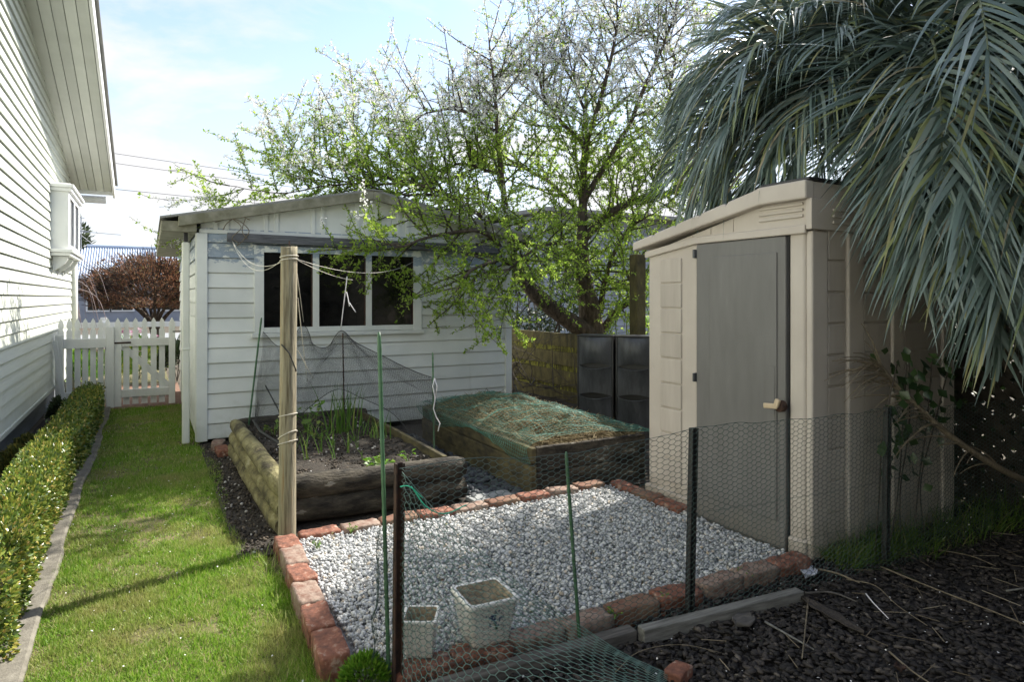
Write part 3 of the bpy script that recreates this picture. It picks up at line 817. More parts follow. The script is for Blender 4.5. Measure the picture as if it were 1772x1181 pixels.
# ------------------------------------------------------------------ picket fence and gate
GY = 9.82
def picket(mbx, x, w, z0, z1, y0, y1):
    h = w / 2
    n = h * 0.62
    pts = [(x - h, z0), (x + h, z0), (x + h, z1 - 0.165), (x + n, z1 - 0.145), (x + n, z1 - 0.130), (x + h, z1 - 0.110), (x + h * 0.98, z1 - 0.080),
           (x + h * 0.62, z1 - 0.038), (x, z1), (x - h * 0.62, z1 - 0.038), (x - h * 0.98, z1 - 0.080), (x - h, z1 - 0.110), (x - n, z1 - 0.130), (x - n, z1 - 0.145), (x - h, z1 - 0.165)]
    mbx.prism(pts, 1, y0, y1)
fence = thing('picket_fence', (-0.72, GY, 0), 'short white picket fence panel between house wall and gate', 'fence')
for x in (-0.955, -0.868, -0.782, -0.700, -0.617, -0.535, -0.46):
    mb = MB(); picket(mb, x, 0.062, 0.10, 1.145, GY + 0.02, GY + 0.038)
    mb.build('picket', M['picket'], fence)
for za, zb in ((0.765, 0.885), (0.12, 0.22)):
    mb = MB(); mb.box(-0.93, -0.472, GY - 0.02, GY + 0.0195, za, zb)
    mb.build('rail', M['picket'], fence, bevel=0.004)
for x0, x1, zt in ((-1.005, -0.930, 0.94), (-0.472, -0.385, 1.03)):
    mb = MB(); mb.box(x0, x1, GY - 0.065, GY + 0.019, -0.02, zt)
    mb.build('fence_post', M['picket'], fence, bevel=0.005)
gate = thing('picket_gate', (-0.02, GY, 0), 'white picket gate with rusty hinges beside the garden shed', 'gate')
for x in (-0.252, -0.150, -0.047, 0.058, 0.155):
    mb = MB(); picket(mb, x, 0.068, 0.02, 1.145, GY + 0.02, GY + 0.038)
    mb.build('picket', M['picket'], gate)
for x in (-0.346, 0.272):
    mb = MB()
    h = 0.038; zt = 1.145
    mb.prism([(x - h, 0.0), (x + h, 0.0), (x + h, zt - 0.08), (x, zt), (x - h, zt - 0.08)], 1, GY - 0.025, GY + 0.0195)
    mb.build('gate_stile', M['picket'], gate, bevel=0.003)
for za, zb in ((0.775, 0.875), (0.115, 0.215)):
    mb = MB(); mb.box(-0.307, 0.233, GY - 0.022, GY + 0.0195, za, zb)
    mb.build('rail', M['picket'], gate, bevel=0.003)
mb = MB(); mb.bar((-0.30, GY + 0.055, 0.78), (0.24, GY + 0.055, 0.22), 0.03, 0.075)
mb.build('brace', M['picket'], gate)
mb = MB()
mb.bar((-0.40, GY - 0.030, 0.82), (-0.20, GY - 0.030, 0.825), 0.008, 0.02)
mb.bar((-0.385, GY - 0.030, 0.76), (-0.385, GY - 0.030, 0.89), 0.008, 0.014)
mb.build('hinge', M['rust'], gate)
mb = MB(); mb.bar((0.28, GY - 0.034, 0.955), (0.375, GY - 0.034, 0.955), 0.012, 0.012); mb.bar((0.325, GY - 0.036, 0.93), (0.325, GY - 0.036, 0.985), 0.012, 0.014)
mb.build('latch', M['steel'], gate)
# loose plank leaning by the house corner
mb = MB(); mb.bar((-0.88, 9.56, 0.0), (-0.995, 9.60, 0.88), 0.05, 0.02, up=(0, 1, 0))
tag(mb.build('plank', M['picket'], bevel=0.003), 'loose white plank leaning on the left fence post by the house', 'plank')

# ------------------------------------------------------------------ plastic shed
PX, PX1, PY0, PY1 = 3.07, 4.46, 2.28, 3.575
def proof(y):          # top line of the front gable trim
    if y > 2.56: return 2.02 - (y - 2.56) * 0.205
    return 2.02
pshed = thing('plastic_shed', (3.75, 2.9, 0), 'beige plastic garden shed with grey door under the palm', 'shed')
mb = MB()
DY0, DY1, DZ = 2.40, 3.085, 1.742
# front: two stiles and head
mb.prism([(PY0 + 0.02, 0.0), (DY0, 0.0), (DY0, 1.76), (PY0 + 0.02, 1.76)], 0, PX, PX + 0.06)
mb.prism([(DY1, 0.0), (PY1 - 0.02, 0.0), (PY1 - 0.02, 1.70), (DY1, 1.76)], 0, PX, PX + 0.06)
mb.build('wall', M['shedplain'], pshed, bevel=0.02, seg=3)
mb = MB()
mb.prism([(DY1 + 0.02, 1.76), (DY0 - 0.10, 1.76), (DY0 - 0.10, 1.765), (PY0 + 0.015, 1.765), (PY0 + 0.015, 1.93), (2.56, 1.93), (PY1 - 0.015, 1.715), (PY1 - 0.015, 1.70)], 0, PX + 0.004, PX + 0.06)
for yb in (2.79, 2.97, 3.13, 3.27, 3.40):
    zt = 1.93 - (yb - 2.56) * 0.205
    mb.box(PX - 0.001, PX + 0.0035, yb, yb + 0.006, 1.80 - max(0, yb - 3.08) * 0.15, zt - 0.01)
mb.build('gable', M['shedplain'], pshed)
mb = MB()
z_l = 1.70
mb.prism([(PY0 + 0.004, 1.745), (PY0 + 0.004, 1.79), (DY1, 1.79), (PY1 - 0.006, 1.725), (PY1 - 0.006, 1.68), (DY1, 1.745)], 0, PX - 0.022, PX + 0.003)
mb.build('lintel', M['shedplain'], pshed, bevel=0.006)
# gable trim on the front edge of the roof, with its small steps
mb = MB()
pts_t = []
y = 2.262
top = [(2.255, 2.025), (2.56, 2.025)]
yy = 2.56
for k in range(5):
    ya = 2.60 + k * 0.215; yb = ya + 0.185
    top += [(ya, 2.020 - (ya - 2.56) * 0.205), (yb, 2.020 - (yb - 2.56) * 0.205), (yb + 0.012, 2.008 - (yb + 0.012 - 2.56) * 0.205 - 0.006)]
top = [p for p in top if p[0] < 3.63] + [(3.66, 1.795)]
bot = [(3.66, 1.735), (2.56, 1.925), (2.255, 1.925)]
mb.prism(top + bot, 0, PX - 0.055, PX + 0.02)
mb.build('roof_trim', M['shedplain'], pshed, bevel=0.010)
mb = MB()
v = []
for x in (PX + 0.021, PX1 + 0.02):
    v += [(x, 2.262, 1.93), (x, 2.262, 2.02), (x, 2.56, 2.018), (x, 3.65, 1.785), (x, 3.65, 1.745), (x, 2.56, 1.93)]
mb.add(v, [(0, 1, 2, 3, 4, 5), (11, 10, 9, 8, 7, 6), (0, 6, 7, 1), (1, 7, 8, 2), (2, 8, 9, 3), (3, 9, 10, 4), (4, 10, 11, 5), (5, 11, 6, 0)])
mb.build('roof', M['shedplain'], pshed)
mb = MB(); mb.box(PX - 0.03, PX1 + 0.03, 2.25, 2.575, 2.026, 2.042)
mb.build('ridge_cap', M['blackplastic'], pshed, bevel=0.004)
mb = MB()
for k in range(3):
    z = 1.835 + k * 0.032
    mb.prism([(2.31, z), (2.60, z), (2.60, z + 0.016), (2.31, z + 0.016)], 0, PX - 0.008, PX + 0.006)
mb.build('vent', M['shedplain'], pshed, bevel=0.004)
# embossed board panel left of the door
mb = MB()
for k in range(9):
    z = 0.16 + k * 0.168
    mb.box(PX - 0.012, PX + 0.01, DY1 + 0.135, DY1 + 0.335, z, z + 0.158)
mb.build('front_panel', M['shedplastic'], pshed, bevel=0.006)
for ya, yb in ((PY0 + 0.004, DY0 - 0.006), (DY1 + 0.006, PY1 - 0.004)):
    mb = MB(); mb.box(PX - 0.020, PX + 0.03, ya, yb, 0.0, 0.10)
    mb.build('plinth', M['shedplain'], pshed, bevel=0.012)
# right side wall (faces the camera), with pilasters and board panels
mb = MB()
mb.box(PX + 0.061, PX1, PY0, PY0 + 0.04, 0.0, 1.93)
mb.box(PX + 0.061, PX1 - 0.02, PY1 - 0.04, PY1, 0.0, 1.72)
mb.box(PX1 - 0.04, PX1, PY0 + 0.041, PY1 - 0.041, 0.0, 1.74)
mb.build('side_wall', M['shedplain'], pshed)
mb = MB()
for xa, xb in ((PX + 0.004, PX + 0.14), (3.385, 3.53), (3.80, 3.92), (4.33, PX1)):
    mb.box(xa, xb, PY0 - 0.022, PY0 + 0.018, 0.0, 1.76)
mb.build('pilaster', M['shedplain'], pshed, bevel=0.012, seg=3)
mb = MB()
for xa, xb in ((PX + 0.155, 3.37), (3.545, 3.785), (3.935, 4.315)):
    mb = MB()
    for k in range(10):
        z = 0.06 + k * 0.172
        mb.box(xa, xb, PY0 - 0.012, PY0 + 0.012, z, z + 0.162)
    mb.build('side_panel', M['shedplastic'], pshed, bevel=0.006)
mb = MB()
mb.box(PX - 0.02, PX1 + 0.01, PY0 - 0.036, PY0 - 0.001, 1.765, 1.93)
for k in range(3):
    mb.box(3.22, 3.46, PY0 - 0.046, PY0 - 0.037, 1.80 + k * 0.034, 1.816 + k * 0.034)
mb.build('side_gable_trim', M['shedplain'], pshed, bevel=0.008)
# door
mb = MB()
mb.box(PX - 0.012, PX + 0.03, DY0 + 0.012, DY1 - 0.004, -0.005, DZ)
mb2 = mb
door = mb.build('door', M['sheddoor'], pshed, bevel=0.006)
mb = MB()
mb.box(PX - 0.020, PX - 0.0125, 2.465, 2.965, 0.16, 1.655)
dp = mb.build('door_panel', M['sheddoor'], door, bevel=0.007)
mb = MB(); mb.box(PX - 0.0235, PX - 0.0205, 2.475, 2.545, 0.60, 1.02)
mb.build('handle_recess', M['sheddoor'], door, bevel=0.003)
mb = MB(); mb.box(PX - 0.016, PX - 0.0125, DY0 + 0.0125, DY1 - 0.0045, 0.01, 0.15)
mb.build('kick_rail', M['sheddoor'], door, bevel=0.003)
mb = MB()
mb.tube([(PX - 0.055, 2.425, 0.805), (PX - 0.015, 2.425, 0.805)], 0.032, 16)
hd = mb.build('handle', M['rust'], door, bevel=0.006)
mb = MB(); mb.bar((PX - 0.062, 2.425, 0.805), (PX - 0.070, 2.51, 0.80), 0.014, 0.03)
mb.bar((PX - 0.062, 2.435, 0.80), (PX - 0.062, 2.42, 0.845), 0.02, 0.03, up=(0, 1, 0))
mb.build('lever', M['handle'], hd, bevel=0.006)
for z in (1.69, 0.90, 0.12):
    mb = MB(); mb.box(PX - 0.030, PX - 0.001, DY1 - 0.003, DY1 + 0.014, z - 0.035, z + 0.02)
    mb.build('hinge', M['planter'], door, bevel=0.004)
mb = MB(); mb.box(PX - 0.04, PX1 + 0.01, PY0 - 0.03, PY1 + 0.01, -0.02, -0.006)
mb.build('base', M['blackplastic'], pshed)
mb = MB(); mb.box(PX + 0.005, PX + 0.058, DY0 + 0.0008, DY0 + 0.0115, 0.0, DZ)
mb.build('door_gap_seal', M['blackplastic'], pshed)

# ------------------------------------------------------------------ boundary: mossy plank fence, lattice, corner post
FX = 4.95
pf = thing('plank_fence', (FX, 7.0, 0), 'low mossy plank fence behind the raised bed', 'fence')
mb = MB()
for k, (za, zb) in enumerate(((-0.05, 0.13), (0.20, 0.40), (0.475, 0.66), (0.735, 0.915))):
    mb.box(FX, FX + 0.04, 5.1, 11.2, za, zb)
mb.build('board', M['mossfence'], pf, bevel=0.004)
mb = MB()
y = 5.1
while y < 11.1:
    w_ = random.uniform(0.10, 0.16)
    mb.box(FX + 0.041, FX + 0.06, y, y + w_ - 0.008, -0.05, 0.87)
    y += w_
mb.build('backing_board', M['mossback'], pf)
lat = thing('lattice_fence', (FX, 2.3, 0), 'dark diagonal lattice fence behind the palm fronds', 'fence')
mb = MB()
LY0, LY1, LZ1 = -1.4, 5.0, 2.15
for sgn, xo in ((1, 0.0), (-1, 0.012)):
    t = LY0 - 3
    while t < LY1 + 3:
        a = []
        for z in (0.0, LZ1):
            a.append((t + sgn * z, z))
        (ya, za), (yb, zb) = a
        # clip to the panel
        def clip(ya, za, yb, zb, lim, low):
            if (low and ya < lim and yb < lim) or (not low and ya > lim and yb > lim): return None
            def cut(p, q):
                f = (lim - p[0]) / (q[0] - p[0]); return (lim, p[1] + f * (q[1] - p[1]))
            if (low and ya < lim) or (not low and ya > lim): ya, za = cut((ya, za), (yb, zb))
            if (low and yb < lim) or (not low and yb > lim): yb, zb = cut((yb, zb), (ya, za))
            return ya, za, yb, zb
        c = clip(ya, za, yb, zb, LY0, True)
        if c: c = clip(*c, LY1, False)
        if c and abs(c[0] - c[2]) > 0.05:
            mb.bar((FX + xo, c[0], c[1]), (FX + xo, c[2], c[3]), 0.011, 0.050, up=(0, c[3] - c[1], c[0] - c[2]))
        t += 0.115
mb.build('lattice_panel', M['lattice'], lat)
for y in (-1.4, 1.1, 5.02):
    mb = MB(); mb.box(FX - 0.045, FX + 0.045, y - 0.045, y + 0.045, -0.05, LZ1 + 0.05)
    mb.build('fence_post', M['lattice'], lat, bevel=0.004)
mb = MB(); mb.box(FX - 0.02, FX + 0.035, LY0, LY1, LZ1 + 0.001, LZ1 + 0.05)
mb.build('top_rail', M['lattice'], lat)
mb = MB(); mb.bar((5.12, 6.12, -0.02), (5.12, 6.12, 1.92), 0.14, 0.14, up=(0, 1, 0))
tag(mb.build('timber_post', M['mossfence'], bevel=0.01), 'tall mossy timber post rising behind the black planters', 'post')

# ------------------------------------------------------------------ black stacked planters
def planter(x0, x1, y, label, z0=-0.01):
    t = thing('stacked_planter', ((x0 + x1) / 2, y + 0.15, z0), label, 'planter', 'black stacked planters against the fence')
    w_ = x1 - x0
    mb = MB()
    mb.box(x0, x0 + 0.02, y + 0.01, y + 0.24, z0, z0 + 0.985)
    mb.box(x1 - 0.02, x1, y + 0.01, y + 0.24, z0, z0 + 0.985)
    mb.box(x0, x1, y + 0.245, y + 0.26, z0, z0 + 0.985)
    mb.build('frame', M['blackplastic'], t, bevel=0.004)
    mb = MB(); mb.box(x0 + 0.021, x1 - 0.021, y + 0.05, y + 0.06, z0 + 0.01, z0 + 0.984)
    mb.build('back_panel', M['blackplastic'], t)
    for k in range(3):
        zb = z0 + 0.005 + k * 0.327; zt = zb + 0.325; nu, nv = 21, 12; V = []; rim = []
        for j in range(nv):
            tv = j / (nv - 1)
            for i in range(nu):
                u = i / (nu - 1); c = 1 - (2 * u - 1) ** 2
                za = zb + (0.030 * c if k else 0.0); ze = zt - (0.026 * c + 0.004 if k < 2 else 0.004)
                yy = y + 0.010 - c * (0.012 + 0.060 * tv ** 1.6 if k < 2 else 0.045 * math.sin(math.pi * tv) ** 0.7 + 0.006)
                V.append((x0 + 0.022 + u * (w_ - 0.044), yy, za + (ze - za) * tv))
                if j == nv - 1: rim.append(V[-1])
        F = [(j * nu + i, j * nu + i + 1, (j + 1) * nu + i + 1, (j + 1) * nu + i) for j in range(nv - 1) for i in range(nu - 1)]
        mb = MB(); mb.add(V, F)
        pk = mb.build('pocket', M['planter'], t, smooth=True)
        if k < 2:
            mb = MB(); mb.tube(rim, 0.006, 6); mb.build('lip', M['planter'], pk, smooth=True)
    mb = MB(); mb.box(x0 - 0.004, x1 + 0.004, y - 0.01, y + 0.26, z0 + 0.9855, z0 + 0.999)
    mb.build('cap', M['blackplastic'], t, bevel=0.003)
    t.rotation_euler.z = rad(-50)
    return t
planter(4.22, 4.63, 5.82, 'grey black three tier wall planter nearest the mossy fence')
planter(4.50, 4.91, 5.49, 'darker black three tier wall planter half hidden by the beige shed')

# ------------------------------------------------------------------ wooden post and raised beds
t = thing('wooden_post', (0.687, 3.87, 0), 'round weathered wooden post wound with string at the bed corner', 'post')
mb = MB()
nz = 40; nr = 22
V = []
for k in range(nz + 1):
    z = -0.05 + 1.74 * k / nz
    for i in range(nr):
        a = i * 2 * math.pi / nr
        r = 0.048 - 0.004 * (z / 1.69) + 0.0025 * float(vn(math.cos(a) * 2.2, math.sin(a) * 2.2, z * 1.2, 8)) - 0.003 * max(0, float(vn(math.cos(a) * 7, math.sin(a) * 7, z * 0.8, 9)) - 0.3)
        V.append((0.687 + r * math.cos(a) + 0.012 * z / 1.7, 3.87 + r * math.sin(a), z + (0.012 * float(vn(math.cos(a) * 3, math.sin(a) * 3, 0, 12)) if k == nz else 0)))
F = [(k * nr + i, k * nr + (i + 1) % nr, (k + 1) * nr + (i + 1) % nr, (k + 1) * nr + i) for k in range(nz) for i in range(nr)] + [tuple(range(nz * nr, (nz + 1) * nr))]
mb.add(V, F)
mb.build('pole', M['post'], t, smooth=True)
mb = MB()
mb.tube([(0.70, 3.87, 1.68), (0.70, 3.87, 1.725)], 0.004, 6)
mb.build('nail', M['rust'], t)

def log(mbx, a, b, r, seed, n=16, m=26, flat=0.0):
    a = np.array(a, float); b = np.array(b, float); d = norm(b - a); up = np.array([0, 0, 1.0]); s = norm(np.cross(d, up))
    V = []
    for k in range(m + 1):
        t_ = k / m; p = a + (b - a) * t_
        e = 1.0 - 0.22 * max(0, 1 - min(t_, 1 - t_) * 18)
        for i in range(n):
            an = i * 2 * math.pi / n
            rr = r * e * (1 + 0.10 * float(vn(math.cos(an) * 1.3 + seed, math.sin(an) * 1.3, t_ * 5, seed)) + 0.05 * float(vn(math.cos(an) * 4, math.sin(an) * 4 + seed, t_ * 16, seed + 1)))
            V.append(p + s * rr * math.cos(an) + up * rr * math.sin(an))
    F = [(k * n + i, k * n + (i + 1) % n, (k + 1) * n + (i + 1) % n, (k + 1) * n + i) for k in range(m) for i in range(n)]
    F += [tuple(range(n)), tuple(range(m * n, (m + 1) * n))[::-1]]
    mbx.add(V, F)
bed = thing('raised_bed', (1.3, 5.3, 0), 'raised vegetable bed of rough round logs filled with dark soil', 'raised bed')
for z, r, s in ((0.085, 0.080, 31), (0.225, 0.078, 32)):
    mb = MB(); log(mb, (0.76, 4.20, z), (1.93, 4.17, z - 0.005), r, s); mb.build('log', M['darklog'], bed, smooth=True)
for z, r, s, xo in ((0.035, 0.066, 33, 0.70), (0.14, 0.064, 34, 0.71), (0.245, 0.060, 35, 0.715)):
    mb = MB(); log(mb, (xo, 4.06, z), (xo - 0.02, 6.45, z), r, s, m=40); mb.build('log', M['log'], bed, smooth=True)
for z, r, s in ((0.09, 0.07, 36), (0.215, 0.065, 37)):
    mb = MB(); log(mb, (0.70, 6.55, z), (1.95, 6.6, z), r, s); mb.build('log', M['darklog'], bed, smooth=True)
mb = MB(); log(mb, (1.86, 4.20, 0.11), (1.88, 6.5, 0.10), 0.075, 38, m=34); mb.build('log', M['darklog'], bed, smooth=True)
mb = MB(); mb.bar((1.845, 4.30, 0.225), (1.845, 6.5, 0.23), 0.035, 0.10); mb.build('edge_board', M['sleeper'], bed, bevel=0.006)
def soil_sheet(name, x0, x1, y0, y1, z, amp, mat, step=0.03):
    nx = int((x1 - x0) / step); ny = int((y1 - y0) / step)
    X, Y = np.meshgrid(np.linspace(x0, x1, nx), np.linspace(y0, y1, ny))
    Z = z + amp * (vn(X * 4, Y * 4, 0, 21) * 0.6 + vn(X * 12, Y * 12, 0, 22) * 0.5 + vn(X * 30, Y * 30, 0, 23) * 0.35)
    V = np.stack([X, Y, Z], -1).reshape(-1, 3)
    i = (np.arange(ny - 1)[:, None] * nx + np.arange(nx - 1)[None]).ravel()
    return raw(name, V, np.stack([i, i + 1, i + nx + 1, i + nx], 1), mat, smooth=True)
o = soil_sheet('soil_fill', 0.74, 1.83, 4.22, 6.55, 0.225, 0.022, M['soil'])
o['kind'] = 'stuff'; o['label'] = 'dark crumbly soil filling the log raised bed'; o['category'] = 'soil'

bed2 = thing('raised_bed', (2.87, 5.02, 0), 'raised bed of flat mossy sleepers topped with netted straw', 'raised bed')
BL, BR, BF, BB = 2.36, 3.40, 3.97, 6.08
for za, zb in ((-0.02, 0.095), (0.10, 0.215), (0.22, 0.335)):
    mb = MB(); mb.box(BL + 0.004 * random.random(), BL + 0.05, BF + 0.003, BB, za, zb, jit=0.003); mb.build('sleeper', M['sleeper'], bed2, bevel=0.008)
for za, zb in ((-0.02, 0.155), (0.16, 0.335)):
    mb = MB(); mb.box(BL + 0.052, BR, BF, BF + 0.05, za, zb, jit=0.003); mb.build('sleeper', M['darklog'], bed2, bevel=0.008)
    mb = MB(); mb.box(BR - 0.05, BR, BF + 0.052, BB, za, zb, jit=0.003); mb.build('sleeper', M['sleeper'], bed2, bevel=0.008)
    mb = MB(); mb.box(BL + 0.052, BR - 0.052, BB - 0.05, BB, za, zb, jit=0.003); mb.build('sleeper', M['sleeper'], bed2, bevel=0.008)
def mound(x, y):
    u = np.clip((np.asarray(x) - BL - 0.03) / (BR - BL - 0.06), 0, 1); v = np.clip((np.asarray(y) - BF - 0.03) / (BB - BF - 0.06), 0, 1)
    return 0.332 + 0.125 * (np.sin(math.pi * np.clip(u, 0.005, 0.995)) ** 0.75) * (np.sin(math.pi * np.clip(v * 0.97 + 0.015, 0, 1)) ** 0.62) * (0.75 + 0.35 * v) + (0.030 * vn(np.asarray(x) * 5, np.asarray(y) * 5, 0, 41) + 0.015 * vn(np.asarray(x) * 14, np.asarray(y) * 14, 0, 42)) * np.clip(16 * u * (1 - u) * 4 * v * (1 - v), 0, 1)
# straw: matted base and loose stalks, one heap
n = 15000
xs = rng.uniform(BL + 0.05, BR - 0.04, n); ysr = rng.uniform(BF + 0.045, BB - 0.05, n)
zs = mound(xs, ysr) + rng.uniform(-0.012, 0.022, n)
an = rng.uniform(0, 2 * math.pi, n); Ls = rng.uniform(0.04, 0.15, n)
D = np.stack([np.cos(an), np.sin(an), rng.normal(0, 0.30, n)], 1) * Ls[:, None]
P0 = np.stack([xs, ysr, zs], 1)
V1, F1 = segs(P0 - D / 2, P0 + D / 2, 0.0016)
o = raw('straw_mulch', V1, F1, M['straw']); tag(o, 'dry straw heaped on the sleeper bed', 'straw', kind='stuff')
nx, ny = 40, 74
X, Y = np.meshgrid(np.linspace(BL + 0.03, BR - 0.02, nx), np.linspace(BF + 0.025, BB - 0.03, ny))
V = np.stack([X, Y, mound(X, Y) - 0.006], -1).reshape(-1, 3)
i = (np.arange(ny - 1)[:, None] * nx + np.arange(nx - 1)[None]).ravel()
M['strawbase'] = pm('straw litter', (0.045, 0.034, 0.018), (0.20, 0.15, 0.075), 30, 1.0, 0.8)
o = raw('straw_bed', V, np.stack([i, i + 1, i + nx + 1, i + nx], 1), M['strawbase'], smooth=True)
tag(o, 'matted straw litter under the green netting', 'straw', kind='stuff')

# ------------------------------------------------------------------ plants in the log bed
def blades(P, H, lean, w, mat, name, label, cat, group=None, curl=0.5, per=6):
    """upright tapering blades rooted at P"""
    n = len(P); k = 5
    az = rng.uniform(0, 2 * math.pi, n)
    d = np.stack([np.cos(az) * lean, np.sin(az) * lean, np.ones(n)], 1) * (H / 1.0)[:, None]
    V = np.zeros((n, k, 2, 3)); s = np.stack([-np.sin(az), np.cos(az), np.zeros(n)], 1)
    fa = rng.uniform(0, 2 * math.pi, n); s = np.stack([np.cos(fa), np.sin(fa), np.zeros(n)], 1)
    for j in range(k):
        t_ = j / (k - 1)
        p = P + d * t_
        p[:, 2] -= curl * lean * H * t_ ** 3
        p[:, :2] += (np.stack([np.cos(az), np.sin(az)], 1) * (curl * lean * H * t_ ** 2)[:, None])
        ww = w * (1 - t_ ** 1.5 * 0.92) / 2
        V[:, j, 0] = p + s * ww; V[:, j, 1] = p - s * ww
    b = (np.arange(n) * 2 * k)[:, None]
    F = np.concatenate([b + np.array([[2 * j, 2 * j + 1, 2 * j + 3, 2 * j + 2]]) for j in range(k - 1)])
    o = raw(name, V.reshape(-1, 3), F, mat, smooth=True)
    return tag(o, label, cat, group) if label else o
zs0 = 0.225
cl = np.array([1.50, 5.75, zs0])
P0 = cl + np.stack([rng.normal(0, 0.075, 46), rng.normal(0, 0.06, 46), np.zeros(46)], 1)
blades(P0, rng.uniform(0.22, 0.50, 46), np.abs(rng.normal(0.12, 0.08, 46)), 0.013, M['onion'], 'leek_clump', 'tall dense clump of leeks at the back of the log bed', 'leek')
P0 = np.array([1.68, 5.35, zs0]) + np.stack([rng.normal(0, 0.06, 22), rng.normal(0, 0.10, 22), np.zeros(22)], 1)
blades(P0, rng.uniform(0.12, 0.28, 22), np.abs(rng.normal(0.25, 0.12, 22)), 0.010, M['onion'], 'leek_clump', 'shorter leek clump right of the tall leeks', 'leek')
spots = [(0.95, 5.05), (1.0, 4.86), (1.08, 5.3), (1.14, 5.02), (1.18, 4.78), (1.27, 5.2), (1.32, 4.92), (1.36, 4.66), (1.42, 5.05), (1.25, 5.45), (1.48, 5.3), (0.93, 5.35)]
for k, (x, y) in enumerate(spots):
    nn = random.randint(3, 6)
    P0 = np.array([x, y, zs0]) + np.stack([rng.normal(0, 0.012, nn), rng.normal(0, 0.012, nn), np.zeros(nn)], 1)
    blades(P0, rng.uniform(0.12, 0.30, nn), np.abs(rng.normal(0.30, 0.18, nn)), 0.008, M['onion'], 'onion_seedling', 'thin onion seedling standing in the soil of the log bed', 'onion', 'onion seedlings in the log bed')
def leafy(c, n, r, h, L, mat, name, label, cat, group=None):
    """small leafy plant: stems carrying broad leaves"""
    t = thing(name, c, label, cat, group)
    P = []; Dd = []; mb = MB()
    for k in range(n):
        a = rng.uniform(0, 2 * math.pi); rr = r * math.sqrt(rng.uniform(0.1, 1)); hh = h * rng.uniform(0.4, 1.0)
        e = np.array([c[0] + rr * math.cos(a), c[1] + rr * math.sin(a), c[2] + hh])
        mb.tube([np.array(c) - (0, 0, 0.01), (np.array(c) + e) / 2 + (0, 0, hh * 0.2), e], 0.002, 4)
        P.append(e); Dd.append((math.cos(a), math.sin(a), rng.uniform(-0.3, 0.5)))
    mb.build('stem', M['onion'], t)
    P = np.repeat(np.array(P), 2, 0) + rng.normal(0, L * 0.25, (2 * n, 3)); Dd = np.repeat(np.array(Dd), 2, 0) + rng.normal(0, 0.35, (2 * n, 3))
    V, F = leaves(P, Dd, rng.uniform(0.7, 1.2, 2 * n) * L, rng.uniform(0.6, 0.9, 2 * n) * L, up=np.array([[0, 0, 1.0]]))
    raw('foliage', V, F, mat, t)
    return t
leafy((0.93, 5.85, 0.22), 9, 0.07, 0.12, 0.05, M['seedling'], 'seedling', 'pale leafy seedling in the back left corner of the log bed', 'plant')
leafy((1.20, 5.55, 0.22), 12, 0.10, 0.14, 0.055, M['seedling'], 'seedling', 'yellowing leafy plant beside the round post in the log bed', 'plant')
leafy((1.22, 5.95, 0.22), 12, 0.12, 0.24, 0.06, M['brightshrub'], 'seedling', 'taller leafy vegetable at the back of the log bed', 'plant')
leafy((1.40, 4.36, 0.23), 12, 0.11, 0.06, 0.05, M['brightshrub'], 'seedling', 'low spreading seedling at the front edge of the log bed', 'plant')
leafy((1.60, 4.40, 0.23), 4, 0.04, 0.09, 0.045, M['brightshrub'], 'seedling', 'tiny seedling behind the rusty fence post', 'plant')

# ------------------------------------------------------------------ bricks
def brick(cx, cy, cz, l, w_, h, rz, mat, label, group, seed, tilt=0.0):
    bm = bmesh.new()
    bmesh.ops.create_cube(bm, size=1.0)
    bmesh.ops.scale(bm, vec=(l, w_, h), verts=bm.verts)
    bmesh.ops.subdivide_edges(bm, edges=bm.edges[:], cuts=8, use_grid_fill=True)
    for v in bm.verts:
        q = Vector((v.co.x / (l / 2), v.co.y / (w_ / 2), v.co.z / (h / 2)))
        cnt = sum(abs(c) > 0.98 for c in q)
        k = {0: 0, 1: 0, 2: 0.004, 3: 0.009}[cnt]
        p = v.co
        nn = np.array([float(vn(p.x * 14 + seed, p.y * 14, p.z * 14, seed + j)) for j in range(3)])
        n2 = np.array([float(vn(p.x * 45 + seed, p.y * 45, p.z * 45, seed + j + 5)) for j in range(3)])
        v.co += Vector(nn * 0.006 + n2 * 0.0045)
        v.co -= Vector((q.x * (abs(q.x) > .98), q.y * (abs(q.y) > .98), q.z * (abs(q.z) > .98))) * k * (0.35 + 0.5 * (nn[0] + 1) / 2)
    bm.verts.ensure_lookup_table()
    me = bpy.data.meshes.new('brick'); bm.to_mesh(me); bm.free()
    me.polygons.foreach_set('use_smooth', np.ones(len(me.polygons), bool))
    me.materials.append(mat)
    o = bpy.data.objects.new('brick', me); COL.objects.link(o)
    o.location = (cx, cy, cz); o.rotation_euler = (tilt, random.uniform(-0.03, 0.03), rz)
    return tag(o, label, 'brick', group)
GL = 'bricks along the lawn side of the gravel'
ys_ = [3.70, 3.48, 3.24, 3.00, 2.755, 2.505]
mats = ['brick', 'brickpale', 'brick', 'brickpale', 'brick', 'brick']
lbl = ['brick at the foot of the round post, first of the lawn row', 'pale worn brick second from the round post', 'white streaked red brick third from the round post',
       'dusty pale brick fourth from the round post', 'red brick fifth from the round post along the lawn', 'large red brick at the near end of the lawn row']
for k in range(6):
    brick(0.655 - 0.012 * k + 0.01 * random.random(), ys_[k], 0.032 + 0.003 * k, 0.222, 0.112, 0.10, rad(90 + random.uniform(-4, 4)), M[mats[k]], lbl[k], GL, 50 + k, tilt=random.uniform(-0.05, 0.05))
GB = 'bricks along the back of the gravel'
xs_ = [0.86, 1.10, 1.335, 1.575, 1.81, 2.05, 2.285, 2.52, 2.76]
